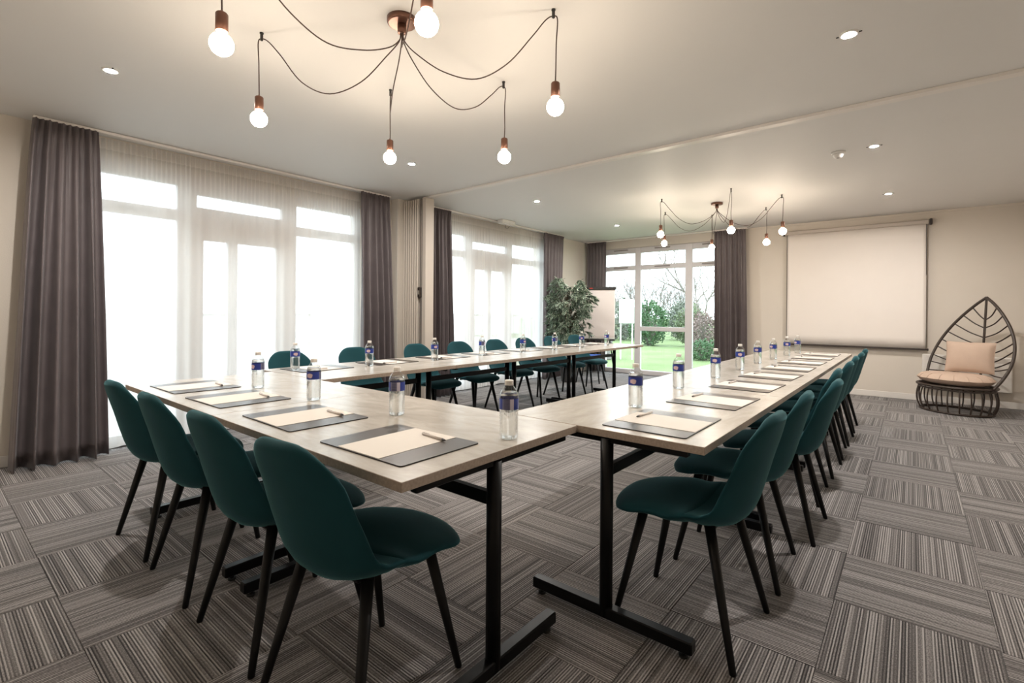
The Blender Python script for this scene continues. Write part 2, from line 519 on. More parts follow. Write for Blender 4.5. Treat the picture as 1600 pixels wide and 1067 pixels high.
M['hedge_far'] = plain('far_hedge', (.17, .19, .15), .9, noise=.35, nscale=1.2)

# ------------------------------------------------------------------ the room
XL, XR, YB, YF, ZC = -5.25, 1.30, -0.75, 8.91, 2.63
def struct(name, mb, mats, parent=None):
    o = mb.build(name, mats, parent)
    if parent is None: o['kind'] = 'structure'
    return o

# floor with carpet tiles
mb = MB(); mb.box(XL-.25, XR+.2, YB-.2, YF+.25, -.15, -.006)
floor = struct('floor', mb, M['carpet_backing'])
TX, TY, OX, OY = .4955, .512, .25, 1.924
tile_cache = {}
ix0 = math.floor((XL-OX)/TX); ix1 = math.ceil((XR-OX)/TX)
iy0 = math.floor((YB-OY)/TY); iy1 = math.ceil((YF-OY)/TY)
for ix in range(ix0, ix1):
    for iy in range(iy0, iy1):
        x0, x1 = max(OX+ix*TX, XL), min(OX+(ix+1)*TX, XR)
        y0, y1 = max(OY+iy*TY, YB), min(OY+(iy+1)*TY, YF)
        if x1-x0 < .02 or y1-y0 < .02: continue
        cx, cy = OX+(ix+.5)*TX, OY+(iy+.5)*TY
        along_y = (ix + iy) % 2 == 1
        a, b, c, d = x0-cx+.0008, x1-cx-.0008, y0-cy+.0008, y1-cy-.0008
        if not along_y:
            a, b, c, d = c, d, -b, -a          # expressed in the tile's own turned frame
        key = tuple(round(q, 4) for q in (a, b, c, d))
        if key not in tile_cache:
            t = MB(); t.box(a, b, c, d, -.006, 0, bev=.0012)
            tile_cache[key] = t.mesh('carpet_tile', M['carpet'])
        link_mesh('carpet_tile', tile_cache[key], floor, (cx, cy, 0), 0 if along_y else pi/2)

mb = MB(); mb.box(XL-.25, XR+.2, YB-.2, YF+.25, ZC, ZC+.15)
struct('ceiling', mb, M['ceiling'])

W1 = (.80, 3.50); W2 = (4.66, 7.36); WH = 2.45        # openings in the window wall (y ranges)
W3 = (-4.92, -2.45)                                    # opening in the far wall (x range)
mb = MB()
for y0, y1 in ((YB-.2, W1[0]), (W1[1], W2[0]), (W2[1], YF+.25)):
    mb.box(XL-.25, XL, y0, y1, -.15, ZC)
for w in (W1, W2):
    mb.box(XL-.25, XL, w[0], w[1], WH, ZC)
struct('wall_left', mb, M['wall'])
mb = MB()
mb.box(XL, W3[0], YF, YF+.25, -.15, ZC)
mb.box(W3[1], XR+.2, YF, YF+.25, -.15, ZC)
mb.box(W3[0], W3[1], YF, YF+.25, 2.47, ZC)
struct('wall_far', mb, M['wall'])
mb = MB(); mb.box(XR, XR+.2, YB-.2, YF, -.15, ZC)
struct('wall_right', mb, M['wall'])
mb = MB(); mb.box(XL, XR, YB-.2, YB, -.15, ZC)
struct('wall_back', mb, M['wall'])
mb = MB(); mb.box(W3[1]+.02, XR, YF-.014, YF, 0, .085, bev=.004)
struct('baseboard_far', mb, M['trim'])
mb = MB()
mb.box(XL, XL+.014, YB, W1[0]-.03, 0, .085, bev=.004)
struct('baseboard_left', mb, M['trim'])
mb = MB(); mb.box(XR-.014, XR, YB, YF-.02, 0, .085, bev=.004)
struct('baseboard_right', mb, M['trim'])
# wall pier beside the folding partition
mb = MB(); mb.box(XL, -5.11, 3.94, 4.30, 0, ZC, bev=.003)
struct('trim_1', mb, M['wall'])
# ceiling track of the folding partition
mb = MB(); mb.box(-4.80, XR, 4.085, 4.150, ZC-.022, ZC, bev=.002); mb.box(-4.80, XR, 4.150, 4.162, ZC-.003, ZC)
mb.box(-4.80, XR, 4.162, 4.172, ZC-.016, ZC)
struct('trim_2', mb, M['trim'])
# thin cornice line on the far wall
mb = MB(); mb.box(-2.3, XR, YF-.012, YF, ZC-.03, ZC, bev=.002)
struct('trim_3', mb, M['wall'])

# ---- windows.  Each is built in its own frame: s along the wall, depth d (0 = inner face), z up
def window(name, to_world, s0, s1, panes, uprights, rails, extra=None):
    root = empty(name, (0, 0, 0), kind='structure')
    def bx(nm, a, b, z0, z1, d0, d1, mat, parent=root, bev=.004):
        p = to_world(a, d0); q = to_world(b, d1)
        m_ = MB(); m_.box(min(p[0],q[0]), max(p[0],q[0]), min(p[1],q[1]), max(p[1],q[1]), z0, z1, bev=bev)
        return m_.build(nm, mat, parent)
    fr = []
    for a, b, z0, z1 in uprights: fr.append(bx('upright', a, b, z0, z1, .06, .13, M['frame']))
    for a, b, z0, z1 in rails: bx('rail', a, b, z0, z1, .065, .125, M['frame'])
    for a, b, z0, z1 in panes: bx('pane', a-.01, b+.01, z0-.01, z1+.01, .092, .098, M['glass'], bev=0)
    if extra: extra(bx)
    return root

def left_window(name, y0, y1, o):
    # o: y of pane1 right, door left, door meeting, door right, pane3 left
    p1, dl, dm, dr, p3 = o
    tw = lambda s, d: (XL - d, s)
    up = [(y0, y0+.06, 0, WH), (p1, dl-.06, 0, WH), (dr+.06, p3, 0, WH), (y1-.06, y1, 0, WH)]
    up += [(dl-.06, dl, .0, 2.17), (dm-.045, dm+.045, .0, 1.86), (dr, dr+.06, 0, 2.17)]
    ra = [(y0+.06, p1, 2.35, WH), (dl-.06, dr+.06, 2.29, WH), (p3, y1-.06, 2.35, WH),
          (y0+.06, p1, 2.02, 2.12), (p3, y1-.06, 2.02, 2.12), (dl, dr, 1.86, 2.17),
          (y0+.06, p1, 0, .09), (p3, y1-.06, 0, .09), (dl, dm-.045, 0, .14), (dm+.045, dr, 0, .14)]
    pa = [(y0+.06, p1, 2.12, 2.35), (dl-.06, dr+.06, 2.17, 2.29), (p3, y1-.06, 2.12, 2.35),
          (y0+.06, p1, .09, 2.02), (p3, y1-.06, .09, 2.02), (dl, dm-.045, .14, 1.86), (dm+.045, dr, .14, 1.86)]
    def ex(bx):
        c1, c3 = (y0+p1)/2+.05, (p3+y1)/2-.05
        for c in (c1, c3):
            v = bx('vent', c-.15, c+.15, 2.06, 2.085, .045, .066, M['vent'], bev=.003)
        h = bx('door_handle', dm-.012, dm+.012, 1.00, 1.14, .03, .062, M['door_handle'], bev=.003)
    return window(name, tw, y0, y1, pa, up, ra, ex)
left_window('window_1', W1[0], W1[1], (1.57, 1.79, 2.055, 2.49, 2.71))
left_window('window_2', W2[0], W2[1], (5.38, 5.59, 5.93, 6.31, 6.50))

def far_window():
    x0, x1 = W3
    tw = lambda s, d: (s, YF + d)
    m1, m2, m3, m4 = -4.22, -4.10, -3.23, -3.10
    T = 2.47
    up = [(x0, x0+.06, 0, T), (m1, m2, 0, T), (m3, m4, 0, T), (x1-.06, x1, 0, T)]
    ra, pa = [], []
    for a, b in ((x0+.06, m1), (m2, m3), (m4, x1-.06)):
        ra += [(a, b, 2.365, T), (a, b, 2.035, 2.125), (a, b, 0, .085)]
        pa += [(a, b, 2.125, 2.365)]
    ra += [(m2, m3, .85, .93)]
    pa += [(x0+.06, m1, .085, 2.035), (m4, x1-.06, .085, 2.035), (m2, m3, .085, .85), (m2, m3, .93, 2.035)]
    def ex(bx):
        for a, b in ((x0+.1, m1), (m2, m3), (m4, x1)):
            c = (a+b)/2
            bx('vent', c-.15, c+.15, 2.075, 2.098, .045, .068, M['vent'], bev=.003)
            bx('vent', c-.15, c+.15, 2.425, 2.445, .045, .068, M['vent'], bev=.003)
    return window('window_3', tw, x0, x1, pa, up, ra, ex)
far_window()

# ------------------------------------------------------------------ curtains
ORD = ['first', 'second', 'third', 'fourth', 'fifth', 'sixth', 'seventh', 'eighth']

def drape(mapf, a0, a1, b0, b1, npl, seed, z0=.012, z1=2.605, amp=.055, lean=0.0):
    """pleated curtain: along from a0..a1 at the top to b0..b1 at the floor; mapf(s, d, z) -> xyz"""
    rnd = random.Random(seed)
    NU, NV = npl*12, 22
    ph = [rnd.uniform(-.5, .5) for _ in range(npl+1)]
    am = [rnd.uniform(.5, 1.35) for _ in range(npl+1)]
    verts, faces = [], []
    for j in range(NV+1):
        v = j/NV
        z = z1 + (z0-z1)*v
        for i in range(NU+1):
            u = i/NU
            k = u*npl
            ki = min(int(k), npl-1); kf = k-ki
            A = am[ki]*(1-kf) + am[ki+1]*kf
            P = ph[ki]*(1-kf) + ph[ki+1]*kf
            grow = min(1, .35 + v*1.1)
            top = max(0, 1-v/.035)
            # pinch pleats in the heading, soft round folds lower down
            fold = sin(2*pi*k + P*v*2.2)
            pinch = (1-abs(((k*2) % 1)-.5)*2)**3
            d = amp*A*grow*fold*(1-.75*top) + .034*pinch*max(0, 1-v/.075)
            d += .012*sin(6*pi*k+P*5)*max(0, .5-abs(v-.12))*1.2
            s = (a0+(a1-a0)*u)*(1-v**.8) + (b0+(b1-b0)*u)*v**.8
            s += .016*cos(2*pi*k+P)*grow*A
            d += lean*v
            verts.append(mapf(s, d + .012*v, z))
    for j in range(NV):
        for i in range(NU):
            a = j*(NU+1)+i
            faces.append((a, a+1, a+NU+2, a+NU+1))
    m_ = MB(); m_.add(verts, faces, 0, True)
    return m_

def make_drape(mapf, a0, a1, b0, b1, npl, seed, label, group='taupe drapes', **kw):
    o = drape(mapf, a0, a1, b0, b1, npl, seed, **kw).build('curtain', M['drape'])
    md = o.modifiers.new('cloth_thickness', 'SOLIDIFY'); md.thickness = .004
    tag(o, label, 'curtain', group)
    return o

LX = -5.07
lm = lambda s, d, z: (LX + d, s, z)
fm = lambda s, d, z: (s, 8.76 - d, z)
make_drape(lm, .565, .945, .44, 1.01, 5, 1, 'wide taupe drape beside the bare stretch of wall, gathered by the short table row', lean=.03, amp=.085)
make_drape(lm, 3.36, 3.77, 3.36, 3.86, 5, 2, 'taupe drape gathered between the sheer curtain and the folded partition, by the pier', amp=.070)
make_drape(lm, 4.50, 4.83, 4.50, 4.93, 5, 3, 'taupe drape hanging directly behind the folded beige partition', amp=.05)
make_drape(lm, 7.10, 7.72, 7.08, 7.60, 6, 4, 'taupe drape behind the potted ficus at the end of the window wall', amp=.05)
make_drape(fm, -5.17, -4.74, -5.15, -4.76, 6, 5, 'taupe drape in the room corner behind the flipchart', amp=.045)
make_drape(fm, -2.66, -2.16, -2.64, -2.12, 6, 6, 'taupe drape between the garden door and the projection screen', amp=.05)

def sheer(y0, y1, seed, label):
    rnd = random.Random(seed)
    NU, NV = int((y1-y0)*210), 16
    f = [(rnd.uniform(.5, 1.0), rnd.uniform(5, 26), rnd.uniform(0, 6.28)) for _ in range(6)]
    g = [(rnd.uniform(.5, 1), rnd.uniform(8, 60), rnd.uniform(0, 6.28)) for _ in range(5)]
    verts, faces = [], []
    zs = [2.595, 2.575, 2.555, 2.53, 2.51, 2.49, 2.44, 2.35, 2.2, 1.9, 1.5, 1.1, .7, .35, .12, .03]
    for z in zs:
        v = (2.595-z)/2.57
        for i in range(NU+1):
            s = y0 + (y1-y0)*i/NU
            low = sum(a*sin(w*s+p) for a, w, p in f)/3.0
            hi = sum(a*sin(w*s*1.6+p) for a, w, p in g)/3.0
            d = .040*low*min(1, v*4) + .014*hi*(.4+.6*v)
            d += .015*sin(s*2*pi*26 + 1.5*sin(s*9))*max(0, 1-v/.12)            # gathered tape
            verts.append((-5.165+d, s + .01*low*v, z))
    for j in range(len(zs)-1):
        for i in range(NU):
            a = j*(NU+1)+i
            faces.append((a, a+1, a+NU+2, a+NU+1))
    m_ = MB(); m_.add(verts, faces, 0, True)
    o = m_.build('sheer_curtain', M['sheer'])
    return tag(o, label, 'curtain', 'sheer curtains')
sheer(.90, 3.42, 11, 'white sheer curtain behind the end of the short table row')
sheer(4.74, 7.22, 12, 'white sheer curtain between the folded partition and the potted ficus')

def rail(pts, label):
    r = empty('curtain_rail', pts[0], label=label, cat='curtain rail', group='curtain rails')
    (x0, y0), (x1, y1) = pts[0][:2], pts[1][:2]
    m_ = MB()
    if abs(x1-x0) < .01: m_.box(-.030, .030, 0, y1-y0, -.022, 0, bev=.003)
    else: m_.box(0, x1-x0, -.030, .030, -.022, 0, bev=.003)
    m_.build('track', M['trim'], r)
    n = 4
    for k in range(n):
        t = (k+.5)/n
        m_ = MB(); px, py = (x1-x0)*t, (y1-y0)*t
        m_.box(px-.015, px+.015, py-.015, py+.015, 0, .003, bev=.001)
        m_.build('bracket', M['white_plastic'], r)
    return r
rail(((-5.095, .57, ZC-.003), (-5.095, 3.80)), 'white ceiling rail holding the drapes by the short table row')
rail(((-5.095, 4.48, ZC-.003), (-5.095, 7.74)), 'white ceiling rail between the folded partition and the ficus')
rail(((-5.17, 8.77, ZC-.003), (-2.13, 8.77)), 'white ceiling rail above the glazed garden door')

# ------------------------------------------------------------------ folding partition
pr = empty('folding_partition', (-4.95, 4.11, 0), label='beige accordion partition folded up against the wall pier', cat='partition')
NP = 9
for k in range(NP):
    x = -.235 + k*.0435
    m_ = MB()
    w = .062
    vv = [(x, -w-.022, .012), (x+.012, -w-.034, .012), (x+.024, -w-.022, .012), (x+.024, w+.022, .012), (x+.012, w+.034, .012), (x, w+.022, .012)]
    vv += [(a, b, 2.600) for a, b, c in vv]
    fs = [(5,4,3,2,1,0), (6,7,8,9,10,11)] + [(i, (i+1) % 6, (i+1) % 6+6, i+6) for i in range(6)]
    m_.add(vv, fs)
    fo_ = m_.build('fold', M['partition'], pr)
    m_ = MB(); m_.box(x+.0245, x+.0430, -.012, .012, .012, 2.60); m_.build('crease', M['partition'], fo_)
m_ = MB(); m_.box(.160, .178, -.07, .07, .01, 2.605, bev=.003); m_.build('edge_strip', M['partition_dark'], pr)  # narrow dark strip between the last fold and the lead post
m_ = MB(); m_.box(.180, .270, -.075, .06, .01, 2.605, bev=.004); post = m_.build('lead_post', M['partition'], pr)
m_ = MB(); m_.box(.196, .204, -.0775, -.074, .01, 2.60); m_.build('post_strip', M['partition_dark'], post)  # thin dark upright strip on the face of the lead post
m_ = MB(); m_.box(.150, .200, -.105, -.075, 1.36, 1.49, bev=.006); la = m_.build('latch', M['brown_dark'], pr)
m_ = MB(); m_.box(.166, .186, -.112, -.104, 1.40, 1.45, bev=.003); m_.build('latch_plate', M['latch_metal'], la)

# ------------------------------------------------------------------ tables
def make_table(lx, ly, x, y, rz, label, in0=.06, in1=.06, off=-.035):
    """table of length lx (x) and depth ly (y), origin on the floor at its centre; in0/in1: how far the legs stand in from the ends"""
    root = empty('conference_table', (x, y, 0), rz, label, 'table', 'conference tables set in a U')
    hx, hy = lx/2, ly/2
    m_ = MB(); m_.box(-hx+.001, hx-.001, -hy, hy, .712, .740, 1, bev=.0015, topmi=0)
    m_.build('tabletop', [M['top'], M['top_edge']], root)
    pp = (-hx+in0, hx-in1)
    for px in pp:
        m_ = MB(); m_.tube([(px, off, .03), (px, off, .705)], .025, 16); m_.build('leg', M['black_steel'], root)
        m_ = MB(); m_.box(px-.022, px+.022, off-.335, off+.335, .022, .066, bev=.004); ft = m_.build('foot', M['black_steel'], root)
        for e in (-1, 1):
            m_ = MB(); m_.lathe([(.008, .008), (.008, .024)], 10, px, off+e*.30); m_.lathe([(.016, 0), (.016, .009)], 10, px, off+e*.30)
            m_.build('glide', M['rubber'], ft)
        m_ = MB(); m_.box(px-.014, px+.014, -hy+.06, hy-.06, .690, .712, bev=.003); m_.build('bracket', M['black_steel'], root)
    m_ = MB(); m_.box(pp[0]+.02, pp[1]-.02, off-.014, off+.014, .558, .600, bev=.003); m_.build('crossbar', M['black_steel'], root)
    return root

Y0, Y1 = .806, 1.664
NXA, NXJ, NXB = -3.605, -2.288, -1.022
make_table(NXJ-NXA, Y1-Y0, (NXA+NXJ)/2, (Y0+Y1)/2, 0, 'pale laminate table of the short row, the one nearer the window wall', .28, .024)
make_table(NXB-NXJ, Y1-Y0, (NXB+NXJ)/2, (Y0+Y1)/2, 0, 'pale laminate table of the short row with a free corner away from the windows', .165, .026)
LXC, RXC = -3.37, -.956
LY0, LY1, RY0, RY1 = 1.668, 6.56, 1.668, 6.82
ll, rl = (LY1-LY0)/4, (RY1-RY0)/4
for k in range(4):
    make_table(ll, .84, LXC, LY0+(k+.5)*ll, pi/2, f'pale laminate table of the window-side row, {ORD[k]} from the short row', off=0)
for k in range(4):
    make_table(rl, .848, RXC, RY0+(k+.5)*rl, pi/2, f'pale laminate table of the row leading to the projection screen, {ORD[k]} from the short row', .026 if k == 0 else .06, off=-.05 if k == 0 else 0)

# ------------------------------------------------------------------ chairs
PROF = catmull([(0, .262, .418), (0, .235, .440), (0, .12, .452), (0, 0, .438), (0, -.10, .428), (0, -.165, .446), (0, -.203, .495),
                (0, -.228, .57), (0, -.252, .66), (0, -.278, .75), (0, -.300, .838)], 7)
ARC = [0]
for a_, b_ in zip(PROF, PROF[1:]): ARC.append(ARC[-1] + (b_-a_).length)
TOT = ARC[-1]
def prof(s):
    for i in range(len(ARC)-1):
        if s <= ARC[i+1] + 1e-9:
            t = (s-ARC[i])/(ARC[i+1]-ARC[i])
            p = PROF[i].lerp(PROF[i+1], t); tg = (PROF[min(i+2, len(PROF)-1)]-PROF[max(i-1, 0)]).normalized()
            return p, Vector((0, -tg.z, tg.y))*-1
    return PROF[-1], Vector((0, 1, 0))
def shell_piece(s0, s1, ns, nt_, T, round0, round1):
    wtab = [(0, .212), (.12, .232), (.28, .236), (.42, .226), (.55, .222), (.70, .212), (.85, .196), (1, .182)]
    cup = [(0, -.022), (.10, -.008), (.28, .018), (.40, .052), (.50, .066), (.62, .060), (.80, .044), (1, .022)]
    top, bot = [], []
    rr0, rr1 = .115, .135
    for i in range(ns+1):
        q = i/ns
        q = .5-.5*cos(pi*q) if True else q
        s = s0+(s1-s0)*q
        f = s/TOT
        w = lerp_tab(wtab, f); w_full = w
        if s < rr0: w = w - rr0 + math.sqrt(max(0, rr0**2-(rr0-s)**2))
        d1 = TOT-s
        if d1 < rr1: w = w - rr1 + math.sqrt(max(0, rr1**2-(rr1-d1)**2))
        th = T
        e0, e1 = s-s0, s1-s
        if e0 < round0: th *= math.sqrt(max(0, 1-(1-e0/round0)**2))
        if e1 < round1: th *= math.sqrt(max(0, 1-(1-e1/round1)**2))
        p, n = prof(min(s, TOT))
        c = lerp_tab(cup, f)
        ra, rb = [], []
        for j in range(nt_+1):
            t = -cos(pi*j/nt_)
            x = w*t
            h = th*.5*math.sqrt(max(0, 1-abs(t)**3.2))
            ctr = p + n*(c*(x/w_full)**2)
            ra.append((x, ctr.y+n.y*h, ctr.z+n.z*h)); rb.append((x, ctr.y-n.y*h, ctr.z-n.z*h))
        top.append(ra); bot.append(rb)
    m_ = MB()
    W = nt_+1
    vv = [p for r in top for p in r] + [p for r in bot for p in r]
    o = (ns+1)*W
    fs = []
    for i in range(ns):
        for j in range(nt_):
            a = i*W+j
            fs.append((a, a+W, a+W+1, a+1)); fs.append((o+a, o+a+1, o+a+W+1, o+a+W))
    m_.add(vv, fs, 0, True)
    me = m_.mesh('shell', M['teal'])
    bm = bmesh.new(); bm.from_mesh(me)
    bmesh.ops.remove_doubles(bm, verts=bm.verts, dist=.0004)
    bmesh.ops.holes_fill(bm, edges=bm.edges, sides=0)
    bmesh.ops.recalc_face_normals(bm, faces=bm.faces)
    for f_ in bm.faces: f_.smooth = True
    bm.to_mesh(me); bm.free()
    return me
SPLIT = ARC[7*3+2]
seat_me = shell_piece(0, SPLIT+.018, 18, 18, .056, .024, .020); seat_me.name = 'seat'
back_me = shell_piece(SPLIT-.018, TOT, 26, 18, .044, .018, .022); back_me.name = 'backrest'

def make_chair(name='dining_chair'):
    root = empty(name)
    link_mesh('seat', seat_me, root); link_mesh('backrest', back_me, root)
    for sx, top, foot in ((-1, (-.135, .135, .440), (-.188, .232, 0)), (1, (.135, .135, .440), (.188, .232, 0)),
                          (-1, (-.145, -.112, .436), (-.223, -.215, 0)), (1, (.145, -.112, .436), (.223, -.215, 0))):
        m_ = MB(); m_.tube([foot, (foot[0], foot[1], .004), top], [.010, .0115, .0190], 14); m_.build('leg', M['black_leg'], root)
    m_ = MB()
    m_.box(-.13, .13, .120, .145, .408, .420, bev=.002); m_.box(-.11, .11, -.118, -.098, .408, .418, bev=.002); m_.box(-.02, .02, -.11, .13, .400, .410, bev=.002)
    m_.build('under_frame', M['black_steel'], root)
    return root

chair = make_chair()
used = [False]
def place_chair(x, y, rz, label, group):
    o = chair if not used[0] else copy_tree(chair)
    used[0] = True
    o.location = (x, y, 0); o.rotation_euler = (0, 0, rz)
    tag(o, label, 'chair', group)
for k, (x, rz) in enumerate(((-3.01, 1), (-2.452, -1), (-1.868, 0), (-1.335, 5))):
    place_chair(x, .915, RAD(rz), f'teal fabric chair with black legs at the short table row, {ORD[k]} from the window wall', 'chairs along the short table row')
RCH = [(-.660, 1.935, -1), (-.655, 2.535, 2), (-.60, 3.143, 0), (-.66, 3.76, 1), (-.65, 4.435, -1), (-.66, 5.03, 2), (-.655, 5.57, 0), (-.665, 6.20, 1)]
for k, (x, y, rz) in enumerate(RCH):
    place_chair(x, y, pi/2+RAD(rz), f'teal fabric chair at the outer side of the screen row, {ORD[k]} from the short row', 'chairs along the row to the screen')
LCH = [(2.07, 4), (2.70, -1), (3.46, 2), (4.07, -4), (4.73, -3), (5.32, -6), (5.98, -4), (6.63, -8)]
for k, (y, rz) in enumerate(LCH):
    place_chair(-3.88, y, -pi/2+RAD(rz), f'teal fabric chair with its back to the windows, {ORD[k]} from the short table row', 'chairs along the window-side row')

# ------------------------------------------------------------------ desk pads, paper, pens
def rounded_rect(hx, hy, r, n=4):
    out = []
    for cx, cy, a0 in ((hx-r, hy-r, 0), (-hx+r, hy-r, pi/2), (-hx+r, -hy+r, pi), (hx-r, -hy+r, 3*pi/2)):
        for k in range(n+1):
            a = a0 + pi/2*k/n
            out.append((cx+r*cos(a), cy+r*sin(a)))
    return out
def prism(outline, z0, z1, mi_side=0, mi_top=0):
    m_ = MB(); n = len(outline)
    m_.add([(x, y, z0) for x, y in outline] + [(x, y, z1) for x, y in outline], [(i, (i+1) % n, (i+1) % n+n, i+n) for i in range(n)] + [tuple(range(n-1, -1, -1))], mi_side)
    b = len(m_.v)-2*n
    m_.f.append(tuple(b+n+i for i in range(n))); m_.mi.append(mi_top); m_.sm.append(False)
    return m_
pad_me = prism(rounded_rect(.215, .167, .012), 0, .004, 1, 0).mesh('desk_pad', [M['pad'], M['pad_edge']])
m_ = MB(); m_.box(-.107, .107, -.163, .163, 0, .0012); paper_me = m_.mesh('paper_sheet', M['paper'])
def make_pen():
    r = empty('pen')
    m_ = MB(); m_.tube([(-.065, 0, .0048), (.052, 0, .0048)], [.0045, .0048], 10); m_.build('barrel', M['pen_white'], r)
    m_ = MB(); m_.tube([(.052, 0, .0048), (.064, 0, .0048), (.071, 0, .0048)], [.0048, .0035, .001], 10); m_.build('tip', M['pen_dark'], r)
    m_ = MB(); m_.box(-.062, -.025, -.0012, .0012, .0085, .0105); m_.build('clip', M['pen_white'], r)
    return r
pen0 = make_pen(); pen_used = [False]
ZT = .740
def place_setting(x, y, rz, k, row, wheref):
    o = link_mesh('desk_pad', pad_me, None, (x, y, ZT), rz)
    tag(o, f'dark desk pad on the {row}, {wheref}', 'desk pad', f'desk pads on the {row}')
    o = link_mesh('paper_sheet', paper_me, None, (x, y, ZT+.004), rz)
    tag(o, f'cream paper sheet on the {row}, {wheref}', 'paper', f'paper sheets on the {row}')
    p = pen0 if not pen_used[0] else copy_tree(pen0)
    pen_used[0] = True
    dx, dy = .055, .105
    c, s = cos(rz), sin(rz)
    p.location = (x+dx*c-dy*s, y+dx*s+dy*c, ZT+.0052); p.rotation_euler = (0, 0, rz+RAD(random.uniform(-8, 2)+(180 if row.startswith('row') else 0)))
    tag(p, f'white pen on the {row}, {wheref}', 'pen', f'pens on the {row}')
for k, x in enumerate((-3.212, -2.628, -1.965, -1.340)):
    place_setting(x, 1.045, RAD((0, 1, -1, 1)[k]), k, 'short table row', f'{ORD[k]} from the windows')
for k in range(8):
    place_setting(-.785, (1.945, 2.605, 3.27, 3.92, 4.57, 5.21, 5.84, 6.42)[k], pi/2+RAD(random.uniform(-2, 2)), k, 'row to the screen', f'{ORD[k]} from the short row')
for k in range(8):
    place_setting(-3.555, (1.99, 2.64, 3.30, 3.92, 4.54, 5.14, 5.72, 6.29)[k], -pi/2+RAD(random.uniform(-2, 2)), k, 'window-side row', f'{ORD[k]} from the short row')

# ------------------------------------------------------------------ bottles
def make_bottle():
    root = empty('water_bottle')
    prof_ = [(.012, .003), (.026, .0), (.0315, .004), (.033, .012)]
    z = .018
    while z < .098:
        prof_ += [(.0335, z), (.0318, z+.004)]; z += .009
    prof_ += [(.0335, .100), (.0335, .148), (.0325, .157), (.028, .169), (.020, .180), (.0145, .187), (.0135, .190), (.0135, .1965)]
    m_ = MB(); m_.lathe(prof_, 24, cap1=False); m_.build('bottle_body', M['pet'], root)
    wp = [(.010, .0045), (.025, .0020), (.0300, .006), (.0315, .013)]
    z = .018
    while z < .098:
        wp += [(.0322, z), (.0306, z+.004)]; z += .009
    wp += [(.0322, .100), (.0322, .147), (.0312, .156), (.0285, .164)]
    m_ = MB(); m_.lathe(wp, 24); m_.build('water', M['water'], root)
    m_ = MB(); m_.lathe([(.0339, .106), (.0341, .107), (.0341, .142), (.0339, .143)], 32, cap0=False, cap1=False); m_.build('label_band', M['label'], root)
    cp = [(.0150, .1905), (.0155, .1915), (.0155, .203), (.0148, .2055), (.008, .206)]
    m_ = MB(); m_.lathe(cp, 24); cap = m_.build('cap', M['cap'], root)
    m_ = MB(); m_.lathe([(.0160, .1885), (.0160, .1905)], 24, cap0=False, cap1=False); m_.build('cap_ring', M['cap'], cap)
    return root
bot0 = make_bottle(); bot_used = [False]
def place_bottle(x, y, rz, label, group):
    o = bot0 if not bot_used[0] else copy_tree(bot0)
    bot_used[0] = True
    o.location = (x, y, ZT); o.rotation_euler = (0, 0, RAD(rz))
    tag(o, label, 'bottle', group)
# 0.60 of a turn shows the grey print panel, 0.30 shows the pale burst
def face(x, y, part, off=0):
    return math.degrees(math.atan2(-y, -x)) - (part-.5)*360 + off
for k, (x, y, pt) in enumerate(((-2.904, 1.262, .46), (-2.306, 1.271, .40), (-1.714, 1.323, .66), (-1.098, 1.333, .64))):
    place_bottle(x, y, face(x, y, pt), f'clear water bottle with blue label on the short table row, {ORD[k]} from the windows', 'bottles on the short table row')
for k, (x, y) in enumerate(((-1.013, 2.172), (-1.072, 2.88), (-1.05, 3.514), (-1.062, 4.18), (-1.078, 4.83), (-1.068, 5.42), (-1.05, 6.0), (-1.02, 6.45))):
    place_bottle(x, y, face(x, y, (.36, .38, .33, .30, .35, .4, .3, .42)[k]), f'clear water bottle on the row to the screen, {ORD[k]} from the short row', 'bottles on the row to the screen')
for k, (x, y) in enumerate(((-3.546, 1.806), (-3.407, 2.353), (-3.385, 3.034), (-3.413, 3.702), (-3.334, 4.283), (-3.31, 4.87), (-3.27, 5.42), (-3.269, 6.082))):
    place_bottle(x, y, face(x, y, (.28, .34, .25, .55, .2, .5, .3, .4)[k]), f'clear water bottle on the window-side row, {ORD[k]} from the short row', 'bottles on the window-side row')

